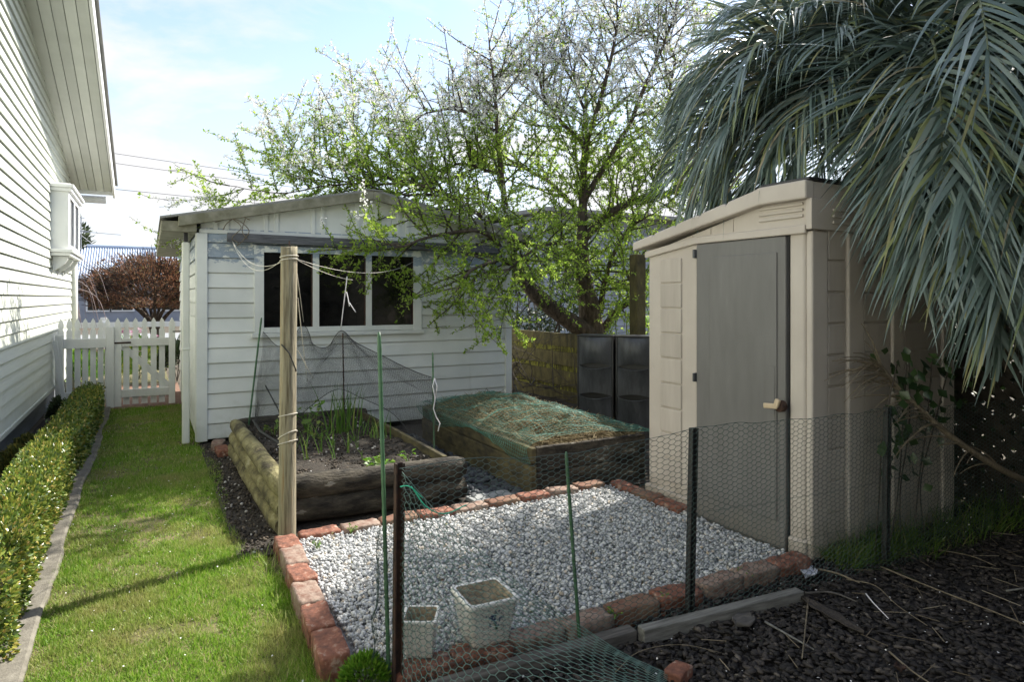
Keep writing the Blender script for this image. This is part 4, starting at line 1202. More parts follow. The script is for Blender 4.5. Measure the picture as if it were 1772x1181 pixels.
for k, x in enumerate(xs_):
    brick(x, 3.83 + random.uniform(-0.012, 0.012), 0.018 + 0.002 * k, 0.225, 0.105, 0.085, rad(random.uniform(-3, 3)), M[['brickpale', 'brick', 'brickmoss'][(k * 2 + 1) % 3]],
          ['pale brick next to the round post, behind the gravel', 'red brick below the middle of the log bed', 'brick below the log bed, just left of the rusty post', 'brick below the log bed, just right of the rusty post', 'low brick at the right corner of the log bed',
           'brick in front of the concrete slab', 'brick right of the concrete slab', 'bright red brick left of the sleeper bed corner', 'mossy brick in front of the sleeper bed'][k], GB, 70 + k)
GR = 'bricks between gravel and plastic shed'
for k, y in enumerate((3.70, 3.46, 3.22)):
    brick(2.985, y, 0.022, 0.23, 0.105, 0.09, rad(90 + random.uniform(-3, 3)), M[['brick', 'brickmoss', 'brick'][k]],
          ['corner brick at the far right of the gravel', 'brick beside the far end of the plastic shed', 'brick beside the plastic shed, next to its door'][k], GR, 85 + k)
GF = 'bricks along the front of the gravel'
xs_ = [0.88, 1.12, 1.36, 1.60, 1.85, 2.10, 2.36, 2.60, 2.83]
for k, x in enumerate(xs_):
    brick(x, 2.275 - 0.006 * k + random.uniform(-0.01, 0.01), 0.008 + 0.0035 * k, 0.235, 0.11, 0.09, rad(random.uniform(-5, 5) - (8 if k == 8 else 0)), M[['brick', 'brick', 'brickpale', 'brickpale', 'brickmoss', 'brick', 'brickpale', 'brickpale', 'brick'][k]],
          ['red brick under the small white pot', 'red brick under the big white pot', 'pale chipped brick right of the big white pot', 'pale brick at the foot of the short green stake', 'mossy brick right of the short green stake',
           'red brick just left of the black steel post', 'pale brick just right of the black steel post', 'pale crumbling brick second from the plastic shed', 'red brick by the near corner of the plastic shed'][k], GF, 95 + k, tilt=random.uniform(-0.08, 0.08))
brick(0.565, 6.62, 0.03, 0.22, 0.11, 0.09, rad(80), M['brickpale'], 'loose pale brick against the garden shed corner', 'loose bricks by the garden shed', 110)
brick(0.575, 6.36, 0.025, 0.21, 0.10, 0.08, rad(95), M['brick'], 'loose reddish brick in front of the pale one by the garden shed', 'loose bricks by the garden shed', 111)
brick(1.70, 1.80, 0.015, 0.10, 0.07, 0.06, rad(20), M['brick'], 'broken lump of red brick on the mulch under loose wire', None, 112)

# ------------------------------------------------------------------ timbers, slab, stones
mb = MB(); mb.bar((1.745, 2.065, 0.03), (2.615, 1.985, 0.03), 0.05, 0.062)
tag(mb.build('timber_offcut', M['timber'], bevel=0.004), 'pale grey timber offcut lying on the mulch by the steel post', 'timber')
mb = MB(); mb.bar((0.86, 2.135, 0.022), (1.735, 2.105, 0.024), 0.06, 0.05)
tag(mb.build('timber_offcut', M['darktimber'], bevel=0.004), 'dark damp timber lying in front of the white pots', 'timber')
mb = MB(); mb.box(1.93, 2.25, 3.90, 4.14, -0.01, 0.022, rz=0.05)
tag(mb.build('concrete_slab', M['slab'], bevel=0.006), 'pale concrete slab set between the two raised beds', 'slab')
mb = MB(); mb.box(-0.72, -0.50, 2.85, 3.28, 0.02, 0.055, rz=0.12)
tag(mb.build('paving_stone', M['edging'], bevel=0.012), 'pale paving stone at the near end of the hedge', 'paving stone')
iv, if_ = ico(1)
iv2, if2 = ico(2)
# dark pebbles between the beds
n = 900
P = np.stack([rng.uniform(1.93, 2.36, n), rng.uniform(4.0, 6.3, n), rng.uniform(-0.004, 0.014, n)], 1)
S = rng.uniform(0.013, 0.034, (n, 1)) * np.array([[1, 0.8, 0.6]]) * rng.uniform(0.85, 1.15, (n, 3))
V, F = instances(iv2, if2, P, S, rz_mats(rng.uniform(0, 6.3, n)))
tag(raw('dark_pebbles', V, F, M['pebble'], smooth=True), 'dark rounded pebbles between the raised beds', 'pebbles', kind='stuff')
# gravel
n = 36000
P = np.stack([rng.uniform(0.70, 2.98, n), rng.uniform(2.32, 3.80, n), rng.uniform(0.018, 0.045, n)], 1)
keep = ~((P[:, 0] > 2.92) & (P[:, 1] > 3.1))
P = P[keep]
P[:, 2] += 0.006 * vn(P[:, 0] * 3, P[:, 1] * 3, 0, 60)
n = len(P)
S = rng.gamma(6.0, 0.00125, (n, 1)).clip(0.004, 0.014) * np.array([[1.15, 0.95, 0.75]]) * rng.uniform(0.8, 1.25, (n, 3))
gv = iv * (1 + 0.18 * vn(iv[:, 0] * 3, iv[:, 1] * 3, iv[:, 2] * 3, 61))[:, None]
V, F = instances(gv, if_, P, S)
tag(raw('gravel', V, F, M['gravel']), 'pale grey crushed gravel filling the brick square', 'gravel', kind='stuff')
n = 240
P = np.stack([rng.uniform(0.74, 2.94, n), rng.uniform(2.34, 3.78, n), rng.uniform(0.048, 0.058, n)], 1)
V, F = leaves(P, np.stack([rng.normal(size=n), rng.normal(size=n), rng.normal(0, 0.3, n)], 1), rng.uniform(0.008, 0.030, n), rng.uniform(0.004, 0.014, n), up=np.array([[0, 0, 1.0]]))
M['debris'] = island('leaf debris', [(0, (0.05, 0.035, 0.02)), (0.5, (0.14, 0.10, 0.06)), (0.8, (0.10, 0.12, 0.03)), (1, (0.28, 0.22, 0.13))], 0.9)
tag(raw('leaf_debris', V, F, M['debris']), 'brown leaf scraps scattered over the gravel', 'leaf debris', kind='stuff')
# bark chips
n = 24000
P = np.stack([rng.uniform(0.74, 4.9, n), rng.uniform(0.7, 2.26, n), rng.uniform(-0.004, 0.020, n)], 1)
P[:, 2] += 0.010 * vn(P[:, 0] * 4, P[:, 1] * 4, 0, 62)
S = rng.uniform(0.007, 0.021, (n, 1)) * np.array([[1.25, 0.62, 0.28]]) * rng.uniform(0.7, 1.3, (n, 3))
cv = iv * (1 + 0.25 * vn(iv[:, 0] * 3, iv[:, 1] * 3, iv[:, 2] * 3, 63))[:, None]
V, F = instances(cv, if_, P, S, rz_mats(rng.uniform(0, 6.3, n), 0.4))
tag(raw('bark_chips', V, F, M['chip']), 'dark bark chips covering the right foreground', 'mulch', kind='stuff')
# crumbs of soil and bark in the bed, along the border
n = 3500
xa = np.concatenate([rng.uniform(0.78, 1.80, 2300), rng.uniform(0.44, 0.66, 1200)]); ya = np.concatenate([rng.uniform(4.3, 6.5, 2300), rng.uniform(3.8, 6.9, 1200)])
za = np.concatenate([np.full(2300, 0.232), np.full(1200, 0.008)])
P = np.stack([xa, ya, za], 1); S = rng.uniform(0.004, 0.012, (n, 1)) * rng.uniform(0.6, 1.3, (n, 3))
M['crumb'] = island('soil crumbs', [(0, (0.020, 0.017, 0.013)), (0.8, (0.07, 0.057, 0.045)), (0.95, (0.15, 0.12, 0.09)), (1, (0.55, 0.53, 0.50))], 0.95)
V, F = instances(iv, if_, P, S)
tag(raw('soil_crumbs', V, F, M['crumb']), 'crumbs of soil and bark on and beside the log bed', 'soil', kind='stuff')

# ------------------------------------------------------------------ pots
def pot(c, wt, wb, h, rz, label, flower):
    t = thing('ceramic_pot', c, label, 'pot', 'white ceramic pots on the front bricks')
    ca, sa = math.cos(rz), math.sin(rz)
    def ring(w_, z, r=0.18, n=6):
        pts = []
        for q in range(4):
            for k in range(n):
                a = q * math.pi / 2 + k * (math.pi / 2) / (n - 1)
                cx_ = (1 if q in (0, 3) else -1) * w_ * (1 - r); cy_ = (1 if q in (0, 1) else -1) * w_ * (1 - r)
                x = cx_ + w_ * r * math.cos(a); y = cy_ + w_ * r * math.sin(a)
                pts.append((c[0] + x * ca - y * sa, c[1] + x * sa + y * ca, c[2] + z))
        return pts
    rings = [ring(wb / 2, 0.0), ring(wb / 2 * 1.02, 0.01), ring(wt / 2 * 0.93, h * 0.86), ring(wt / 2 * 0.97, h * 0.89), ring(wt / 2, h * 0.92), ring(wt / 2, h * 0.985), ring(wt / 2 * 0.97, h), ring(wt / 2 * 0.88, h), ring(wt / 2 * 0.84, h * 0.985)]
    n = len(rings[0])
    def mesh(rs, capb=False, capt=False):
        V = [p for r in rs for p in r]
        F = [(k * n + i, k * n + (i + 1) % n, (k + 1) * n + (i + 1) % n, (k + 1) * n + i) for k in range(len(rs) - 1) for i in range(n)]
        if capb: F.append(tuple(range(n))[::-1])
        if capt: F.append(tuple(range((len(rs) - 1) * n, len(rs) * n)))
        return MB().add(V, F)
    mesh(rings, capb=True).build('body', M['ceramic'], t, smooth=True)
    mesh([rings[-1], ring(wt / 2 * 0.79, h * 0.75), ring(wb / 2 * 0.88, h * 0.35)], capt=True).build('inside', M['ceramicin'], t, smooth=True)
    if flower:
        mb = MB()
        y = -wt / 2 * 0.93
        def loc(u, z, o):
            f = wb / 2 + (wt / 2 * 0.93 - wb / 2) * z / (h * 0.86)
            x, yy = u, -f - o
            return (c[0] + x * ca - yy * sa, c[1] + x * sa + yy * ca, c[2] + z)
        for du, dz in [(random.gauss(0, 0.015) , random.gauss(0.004, 0.014)) for _ in range(34)]:
            z = h * 0.62 + dz; a = loc(du - 0.005, z - 0.004, 0.0022); b = loc(du + 0.005, z - 0.003, 0.0026); d = loc(du + 0.001, z + 0.006, 0.0022)
            mb.add([a, b, d], [(0, 1, 2)])
        mb.build('painted_flower', M['potblue'], t)
        mb = MB(); mb.add([loc(0.002, h * 0.52, 0.002), loc(0.008, h * 0.50, 0.002), loc(0.020, h * 0.36, 0.002), loc(0.010, h * 0.34, 0.002)], [(0, 1, 2, 3)])
        mb.build('painted_stem', M['potgreen'], t)
    return t
pot((0.905, 2.345, 0.054), 0.135, 0.10, 0.145, rad(-29), 'smaller square white ceramic pot near the rusty post', False)
pot((1.165, 2.325, 0.056), 0.215, 0.15, 0.178, rad(-3), 'bigger tapered white ceramic pot with painted blue flower', True)

# ------------------------------------------------------------------ steel posts, stakes
def picket_steel(base, top, mat, label):
    t = thing('steel_post', base, label, 'post', 'steel fence posts holding the chicken wire')
    b = np.array(base, float); tp = np.array(top, float)
    mb = MB()
    b0 = b - (0, 0, 0.03)
    mb.bar(b0 + (0.0, 0.012, 0), tp + (0.0, 0.012, 0), 0.034, 0.007, up=(0, 1, 0))
    for sx in (-1, 1):
        mb.bar(b0 + (sx * 0.0135, -0.002, 0), tp + (sx * 0.0135, -0.002, 0), 0.007, 0.020, up=(0, 1, 0))
    mb.build('stem', mat, t, bevel=0.0015)
    for k in range(8):
        p = b + (tp - b) * (0.12 + 0.11 * k)
        mb = MB(); mb.box(p[0] + 0.010, p[0] + 0.016, p[1] - 0.0142, p[1] - 0.0125, p[2] - 0.004, p[2] + 0.004)
        mb.build('hole', M['gravelbase'], t)
    return t
picket_steel((2.07, 2.125, 0), (2.105, 2.135, 0.825), M['steel'], 'black steel post in front of the beige shed door')
picket_steel((0.775, 2.235, 0), (0.79, 2.255, 0.805), M['rust'], 'rusty brown steel post beside the small white pot')
picket_steel((3.36, 2.035, 0), (3.385, 2.04, 0.83), M['steel'], 'black steel post in shade beside the vine and long grass')
def stake(a, b, r, label):
    a = np.array(a, float); b = np.array(b, float)
    mb = MB(); n = 60
    pts = np.array([a + (b - a) * k / n for k in range(n + 1)])
    rr = np.array([r * (1.0 + (0.14 if k % 3 == 0 else 0)) for k in range(n + 1)]); rr[-1] *= 0.5
    mb.tube(pts, rr, 8)
    return tag(mb.build('garden_stake', M['stake'], smooth=True, loc=tuple(a)), label, 'stake', 'green garden stakes')
stake((0.755, 2.265, -0.03), (0.742, 2.345, 1.275), 0.0075, 'tall green stake beside the rusty steel post')
stake((1.53, 2.185, -0.03), (1.505, 2.25, 0.765), 0.007, 'short green stake at the middle of the wire fence')
stake((2.0, 4.88, -0.02), (1.985, 4.88, 0.965), 0.007, 'green stake at the gap between the two raised beds')
stake((0.80, 6.42, 0.2), (0.905, 6.36, 1.22), 0.008, 'green stake leaning at the back left of the log bed')
mb = MB(); mb.tube([(1.50, 5.72, 0.2), (1.44, 5.55, 1.10)], 0.006, 8)
tag(mb.build('garden_stake', M['rust'], smooth=True), 'thin rusty brown stake in the leek clump', 'stake')

# ------------------------------------------------------------------ chicken wire
def hexnet(W, H, p):
    """flat-topped hexagonal mesh in (s,z): columns every p, cells p tall -> segment list"""
    A = []; B = []
    nx = int(W / p); nz_ = int(H / p)
    for i in range(nx + 1):
        off = 0.5 * p if i % 2 else 0.0
        for j in range(nz_ + 1):
            # horizontal twist centred on (i*p, j*p+off) then two diagonals up to neighbours
            cx_, cz_ = i * p, j * p + off
            l = (cx_ - 0.27 * p, cz_); r = (cx_ + 0.27 * p, cz_)
            A.append(l); B.append(r)
            A.append(r); B.append((cx_ + 0.73 * p, cz_ + 0.5 * p))
            A.append(r); B.append((cx_ + 0.73 * p, cz_ - 0.5 * p))
    A = np.array(A); B = np.array(B)
    ok = (B[:, 0] <= W) & (A[:, 0] >= 0) & (B[:, 1] <= H) & (A[:, 1] <= H) & (B[:, 1] >= 0)
    return A[ok], B[ok]
def polyline_at(poly, s):
    poly = np.array(poly, float); d = np.linalg.norm(np.diff(poly[:, :2], axis=0), axis=1); cum = np.concatenate([[0], np.cumsum(d)])
    return np.stack([np.interp(s, cum, poly[:, k]) for k in range(3)], -1), cum[-1]
FP = [(0.775, 2.225, 0.79), (1.02, 2.205, 0.795), (1.51, 2.185, 0.775), (1.80, 2.145, 0.80), (2.085, 2.105, 0.835), (2.55, 2.065, 0.825), (3.37, 2.015, 0.825), (4.0, 2.0, 0.80), (4.86, 1.98, 0.78)]
_, Ltot = polyline_at(FP, np.array([0.0]))
PITCH = 0.0285
A, B = hexnet(Ltot, 1.0, PITCH)
def fmap(q):
    p, _ = polyline_at(FP, q[:, 0])
    top = p[:, 2] + 0.006 * vn(q[:, 0] * 9, q[:, 0] * 0, 0, 71)
    z = q[:, 1] * top
    x = p[:, 0] + 0.008 * vn(q[:, 0] * 4, z * 5, 0, 72)
    y = p[:, 1] + 0.018 * vn(q[:, 0] * 3, z * 3, 0, 73) + 0.004 * vn(q[:, 0] * 22, z * 22, 0, 74)
    return np.stack([x, y, z + 0.006 * vn(q[:, 0] * 6, z * 6, 0, 75)], 1)
A3, B3 = fmap(A), fmap(B)
sline = np.linspace(0, Ltot, 150); T3 = fmap(np.stack([sline, np.ones(150)], 1))
wf = thing('chicken_wire_fence', (2.1, 2.1, 0), 'green chicken wire fence strung between steel posts', 'wire fence')
V, F = segs(np.concatenate([A3, T3[:-1]]), np.concatenate([B3, T3[1:]]), 0.00125)
raw('mesh', V, F, M['wire'], wf)
mb = MB()
for z in (0.30, 0.55):
    ln = fmap(np.stack([np.linspace(1.35, Ltot - 0.2, 40), np.full(40, z)], 1)); ln[:, 1] -= 0.004
    mb.tube(ln, 0.0010, 3)
mb.build('strain_wire', M['wire'], wf)

# loose end of the wire, folded out from the rusty post over the mulch
def patch_map(q, W, H, c00, c10, c01, c11, seed, amp, sag=0.0, gath=1.0):
    u = q[:, 0] / W; v = (q[:, 1] / H)
    v = v ** gath
    P = (1 - u)[:, None] * ((1 - v)[:, None] * np.array(c00) + v[:, None] * np.array(c01)) + u[:, None] * ((1 - v)[:, None] * np.array(c10) + v[:, None] * np.array(c11))
    P[:, 2] -= sag * np.sin(math.pi * u) * (1 - 0.6 * v)
    for k in range(3):
        P[:, k] += amp * vn(q[:, 0] * 7 + 3 * k, q[:, 1] * 7, 0, seed + k)
    P[:, 2] = np.maximum(P[:, 2], 0.012)
    return P
W_, H_ = 1.15, 0.80
A, B = hexnet(W_, H_, 0.0375)
def flap(q):        # u along the free edge (post top -> ground), v down the post / along the ground
    u = q[:, 0] / W_; v = q[:, 1] / H_
    edge = catmull([(0.79, 2.235, 0.78), (0.93, 2.14, 0.60), (1.10, 2.05, 0.43), (1.38, 1.90, 0.20), (1.66, 1.80, 0.03)], 8)
    t_ = np.linspace(0, 1, len(edge))
    E = np.stack([np.interp(u, t_, edge[:, k]) for k in range(3)], 1)
    foot = catmull([(0.77, 2.20, 0.01), (0.85, 2.02, 0.01), (1.0, 1.88, 0.012), (1.25, 1.72, 0.012), (1.52, 1.62, 0.012)], 8)
    Fo = np.stack([np.interp(u, t_, foot[:, k]) for k in range(3)], 1)
    P = E * (1 - v)[:, None] + Fo * v[:, None]
    b = np.sin(math.pi * v) * np.sin(math.pi * np.clip(u, 0, 1))
    P[:, 1] += 0.05 * b; P[:, 2] += 0.03 * b
    for k in range(3):
        P[:, k] += 0.010 * vn(q[:, 0] * 6 + 3 * k, q[:, 1] * 6, 0, 90 + k)
    P[:, 2] = np.maximum(P[:, 2], 0.010)
    return P
A3, B3 = flap(A), flap(B)
e0 = np.stack([np.linspace(0, W_, 60), np.zeros(60)], 1); E3 = flap(e0)
V, F = segs(np.concatenate([A3, E3[:-1]]), np.concatenate([B3, E3[1:]]), 0.0013)
tag(raw('loose_wire_netting', V, F, M['wirepale']), 'loose end of pale green chicken wire folded down onto the mulch', 'wire netting')
A, B = hexnet(0.30, 0.78, 0.030)
def crump(q):
    u = q[:, 0] / 0.30
    x = 0.77 - 0.10 * np.sin(u * 2.6) * (0.5 + 0.5 * (0.78 - q[:, 1])) ; y = 2.23 + 0.10 * u + 0.03 * np.sin(u * 7)
    P = np.stack([x, y, q[:, 1] * (0.80 - 0.1 * u)], 1)
    for k in range(3):
        P[:, k] += 0.010 * vn(q[:, 0] * 9 + 3 * k, q[:, 1] * 9, 0, 95 + k)
    P[:, 2] = np.maximum(P[:, 2], 0.01)
    return P
V, F = segs(crump(A), crump(B), 0.0009)
tag(raw('crumpled_wire_netting', V, F, M['wire']), 'crumpled green chicken wire bunched round the rusty post', 'wire netting')

# ------------------------------------------------------------------ black bird net over the log bed
def grid_surface(rows, nu, nv):
    """rows: list of polylines with the same number of control points -> (nv,nu,3) surface"""
    R_ = [catmull(r, 12) for r in rows]
    tu = np.linspace(0, 1, nu)
    RR = np.array([[np.interp(tu, np.linspace(0, 1, len(r)), r[:, k]) for k in range(3)] for r in R_]).transpose(0, 2, 1)   # rows, nu, 3
    tv = np.linspace(0, len(rows) - 1, nv); i0 = np.minimum(tv.astype(int), len(rows) - 2); f = (tv - i0)[:, None, None]
    return RR[i0] * (1 - f) + RR[i0 + 1] * f
rows = [
    [(0.82, 6.40, 0.29), (1.05, 6.58, 0.29), (1.40, 6.62, 0.29), (1.75, 6.60, 0.28), (2.02, 6.2, 0.22), (2.12, 5.2, 0.10)],
    [(0.84, 6.40, 0.62), (1.05, 6.50, 0.60), (1.38, 6.45, 0.66), (1.68, 6.25, 0.62), (1.92, 5.8, 0.52), (2.05, 5.0, 0.40)],
    [(0.90, 6.36, 1.09), (1.04, 6.28, 0.96), (1.16, 6.22, 1.03), (1.24, 6.16, 1.17), (1.29, 6.0, 1.02), (1.36, 5.78, 0.98), (1.42, 5.60, 1.13), (1.55, 5.45, 1.00), (1.78, 5.15, 0.84), (2.0, 4.88, 0.74)],
    [(0.88, 6.30, 0.85), (1.00, 6.00, 0.70), (1.18, 5.82, 0.66), (1.40, 5.55, 0.95), (1.72, 5.12, 0.74), (2.0, 4.86, 0.58)],
    [(0.80, 6.10, 0.34), (0.82, 5.90, 0.33), (1.10, 5.85, 0.36), (1.46, 5.62, 0.60), (1.80, 5.20, 0.40), (1.99, 4.86, 0.10)],
]
nu, nv = 150, 120
Sf = grid_surface(rows, nu, nv)
for k in range(3):
    uu, vv = np.meshgrid(np.arange(nu), np.arange(nv))
    Sf[..., k] += 0.022 * vn(uu * 0.07 + 5 * k, vv * 0.05, 0, 120 + k) + 0.002 * vn(uu * 0.3 + 5 * k, vv * 0.2, 0, 124 + k)
A = np.concatenate([Sf[:, :-1].reshape(-1, 3), Sf[:-1].reshape(-1, 3)]); B = np.concatenate([Sf[:, 1:].reshape(-1, 3), Sf[1:].reshape(-1, 3)])
V, F = segs(A, B, 0.0007)
bn = thing('bird_net', (1.4, 5.8, 0.2), 'fine black bird net hung like a tent over the log bed', 'net')
raw('mesh', V, F, M['blacknet'], bn)
mb = MB()
for line in (Sf[-1], Sf[nv // 2], ):
    mb.tube(line[::3], 0.003, 4)
mb.tube([(0.80, 6.1, 0.33), (0.79, 5.6, 0.32), (0.86, 5.1, 0.31), (0.80, 4.7, 0.31), (0.78, 4.4, 0.28)], 0.010, 5)
mb.tube([(0.93, 6.3, 0.6), (0.97, 5.9, 0.45), (0.98, 5.4, 0.30), (1.0, 5.0, 0.26)], 0.006, 5)
mb.build('hem', M['blacknet'], bn)

# ------------------------------------------------------------------ green net over the straw bed
def gnet(u, v):
    """u: 0 left hang .. across the mound; v along the bed"""
    hang = 0.13
    x = np.where(u < hang, BL - 0.012 - 0.02 * np.sin(u * 14), BL + (u - hang))
    z = np.where(u < hang, 0.34 - (hang - u) * 0.9 * (0.6 + 0.4 * np.sin(v * 4 + 1)), 0)
    y = BF - 0.02 + v
    zz = np.where(u < hang, z, np.maximum(mound(np.clip(x, BL + 0.03, BR - 0.03), np.clip(y, BF + .03, BB - .03)) + 0.038, 0.347))
    x = x + 0.010 * vn(u * 9, v * 9, 0, 131); y = y + 0.014 * vn(u * 8, v * 7, 0, 132)
    return np.stack([x, y, zz + 0.008 * vn(u * 14, v * 14, 0, 133)], -1)
cell = 0.031
nu = int(1.24 / cell); nv = int(2.2 / cell)
U, Vv = np.meshgrid(np.arange(nu) * cell, np.arange(nv) * cell)
Sf = gnet(U, Vv + 0.10 * np.sin(U * 3))
A = np.concatenate([Sf[:, :-1].reshape(-1, 3), Sf[:-1].reshape(-1, 3)]); B = np.concatenate([Sf[:, 1:].reshape(-1, 3), Sf[1:].reshape(-1, 3)])
V, F = segs(A, B, 0.0017)
tag(raw('garden_net', V, F, M['greennet']), 'green plastic netting spread over the straw bed', 'net')

# ------------------------------------------------------------------ strings
def sagline(a, b, sag, n=16):
    a = np.array(a, float); b = np.array(b, float); t_ = np.linspace(0, 1, n)[:, None]
    p = a + (b - a) * t_; p[:, 2] -= sag * 4 * (t_ * (1 - t_))[:, 0]
    return p
PT = (0.70, 3.82, 1.615)
def cord(lines, r, mat, label, name='string'):
    mb = MB()
    for l in lines: mb.tube(l, r, 5)
    return tag(mb.build(name, mat, smooth=True), label, 'string')
cord([sagline((0.66, 3.84, 1.62), (0.70, 6.80, 1.955), 0.16), sagline((0.66, 3.86, 1.605), (0.70, 6.80, 1.955), 0.11)], 0.0017, M['string'], 'pale strings from the round post to the left end of the beam')
cord([sagline((0.74, 3.85, 1.62), (2.55, 6.83, 1.80), 0.10), sagline((0.74, 3.84, 1.615), (1.48, 5.38, 1.55), 0.02)], 0.0017, M['string'], 'pale strings sagging from the round post across the window')
cord([sagline((1.45, 5.45, 1.58), (1.43, 5.58, 1.13), 0.0, 6), sagline((1.45, 5.47, 1.45), (1.47, 5.45, 1.33), -0.01, 8), sagline((1.47, 5.45, 1.36), (1.52, 5.44, 1.28), 0.0, 5)], 0.004, M['whitecord'], 'white cord holding up the peak of the bird net')
cord([sagline((0.745, 3.86, 1.40), (1.20, 5.80, 0.68), 0.02), sagline((0.745, 3.86, 1.10), (1.25, 5.80, 0.70), 0.0), sagline((0.735, 3.86, 1.58), (1.24, 6.16, 1.18), 0.0, 8)], 0.0025, M['string'], 'pale strings slanting from the round post down to the net')
def ringpts(z, r=0.052, tilt=0.02, n=24):
    return np.array([(0.687 + 0.012 * z / 1.7 + r * math.cos(a), 3.87 + r * math.sin(a), z + tilt * math.cos(a + 1)) for a in np.linspace(0, 2 * math.pi, n)])
cord([ringpts(1.635, 0.049, 0.006), ringpts(1.615, 0.049, 0.008), ringpts(0.735, 0.051, 0.012), ringpts(0.62, 0.051, 0.03), ringpts(0.58, 0.052, 0.016)], 0.0028, M['string'], 'string wound round the round wooden post')
mb = MB(); mb.tube([(0.650, 3.832, 1.14), (0.69, 3.818, 1.09), (0.733, 3.845, 0.985)], 0.004, 5)
tag(mb.build('black_cord', M['blacknet'], smooth=True), 'black cord slanting across the round wooden post', 'cord')
cord([[(1.99, 4.855, 0.76), (1.97, 4.84, 0.70), (1.99, 4.84, 0.60), (1.975, 4.84, 0.52), (2.0, 4.84, 0.45), (2.03, 4.84, 0.40), (2.01, 4.83, 0.34)], [(1.99, 4.855, 0.76), (2.005, 4.84, 0.70), (1.995, 4.84, 0.60)]], 0.0045, M['whitecord'], 'white cord knotted on the stake between the raised beds')
cord([catmull([(0.775, 2.205, 0.735), (0.80, 2.18, 0.738), (0.85, 2.18, 0.69)], 6), catmull([(0.81, 2.19, 0.735), (0.86, 2.17, 0.66), (0.93, 2.17, 0.625), (1.02, 2.18, 0.64)], 6)], 0.0022, M['greentwine'], 'bright green twine tied at the top of the rusty post', 'twine')


# ------------------------------------------------------------------ hedge, lawn grass, small plants by the house
def box_shell(n, x0, x1, y0, y1, z0, z1, thick=0.06):
    """points near the surface of a clipped hedge, bumpy"""
    P = np.stack([rng.uniform(x0, x1, n), rng.uniform(y0, y1, n), rng.uniform(z0, z1, n)], 1)
    b = 0.035 * vn(P[:, 1] * 3, P[:, 0] * 6, 0, 140) + 0.018 * vn(P[:, 1] * 11, P[:, 2] * 9, 0, 141)
    d = np.minimum(np.minimum(P[:, 0] - x0, x1 - P[:, 0]), z1 - P[:, 2])
    return P[(d + b < thick) & (d + b > -0.005)]
hedge = thing('box_hedge', (-0.60, 5.5, 0), 'low clipped box hedge with yellowing leaves along the concrete strip', 'hedge')
Pn = box_shell(42000, -0.735, -0.475, 3.1, 5.6, 0.02, 0.35, 0.075)
Pf_ = box_shell(32000, -0.735, -0.475, 5.6, 9.45, 0.02, 0.35, 0.075)
P = np.concatenate([Pn, Pf_])
P[:, 0] += 0.03 * vn(P[:, 1] * 1.3, P[:, 1] * 0, 0, 143); P[:, 2] += 0.03 * vn(P[:, 1] * 1.1 + 7, P[:, 1] * 0, 0, 144) * (P[:, 2] / 0.35)
outw = np.stack([(P[:, 0] + 0.605) * 3.0, rng.normal(0, 0.3, len(P)), (P[:, 2] - 0.10) * 1.6], 1) + rng.normal(0, 0.28, (len(P), 3))
L_ = rng.uniform(0.018, 0.031, len(P)) * np.where(P[:, 1] > 5.6, 1.35, 1.0)
V, F = leaves(P, outw, L_, L_ * 0.62)
raw('foliage', V, F, M['hedgeleaf'], hedge)
n = 900
y_ = rng.uniform(3.15, 9.4, n); P2 = np.stack([rng.uniform(-0.72, -0.49, n), y_, 0.345 + rng.uniform(0.0, 0.05, n) + 0.03 * vn(y_ * 1.1 + 7, y_ * 0, 0, 144)], 1)
P2 = np.repeat(P2, 3, 0) + rng.normal(0, 0.008, (n * 3, 3))
V, F = leaves(P2, rng.normal(0, 0.4, P2.shape) + np.array([[0, 0, 1.0]]), rng.uniform(0.018, 0.036, len(P2)), rng.uniform(0.010, 0.018, len(P2)))
raw('new_shoots', V, F, M['hedgeleaf'], hedge)
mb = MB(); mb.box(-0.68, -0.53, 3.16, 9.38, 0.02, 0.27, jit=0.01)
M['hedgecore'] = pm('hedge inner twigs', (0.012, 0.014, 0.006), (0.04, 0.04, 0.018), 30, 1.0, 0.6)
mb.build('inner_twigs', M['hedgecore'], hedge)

def tuftball(name, c, r, n, L, mat, label, cat, up=0.5, squash=1.0, stem=True, group=None):
    t = thing(name, c, label, cat, group)
    D = norm(rng.normal(size=(n, 3))); D[:, 2] = np.abs(D[:, 2]) * 0.9 - 0.15
    rr = r * rng.uniform(0.35, 1.0, n) ** 0.5 * (1 + 0.25 * vn(D[:, 0] * 2.3 + c[0], D[:, 1] * 2.3 + c[1], D[:, 2] * 2.3, 150))
    P = np.array(c) + np.stack([D[:, 0] * rr, D[:, 1] * rr, D[:, 2] * rr * squash + r * squash * 0.55], 1)
    dd = D + np.array([[0, 0, up]]) + rng.normal(0, 0.25, (n, 3))
    V, F = leaves(P, dd, rng.uniform(0.7, 1.3, n) * L, rng.uniform(0.32, 0.5, n) * L)
    raw('foliage', V, F, mat, t)
    if stem:
        mb = MB()
        for k in range(5):
            a = k * 1.26
            mb.tube([np.array(c) - (0, 0, 0.01), np.array(c) + (0.4 * r * math.cos(a), 0.4 * r * math.sin(a), r * squash)], [0.007, 0.003], 5)
        mb.build('stem', M['twig'], t)
    return t
tuftball('dwarf_conifer', (-0.89, 6.25, 0), 0.11, 1500, 0.04, M['conifer'], 'golden dwarf conifer nearest the camera against the house', 'shrub', squash=1.7)
tuftball('dwarf_conifer', (-0.89, 6.85, 0), 0.11, 1400, 0.035, M['conifer'], 'dwarf conifer second from the camera behind the hedge', 'shrub', squash=1.6)
tuftball('dwarf_conifer', (-0.86, 8.7, 0), 0.10, 1000, 0.04, M['fargreen'], 'dark dwarf conifer near the left fence post', 'shrub', squash=2.2)

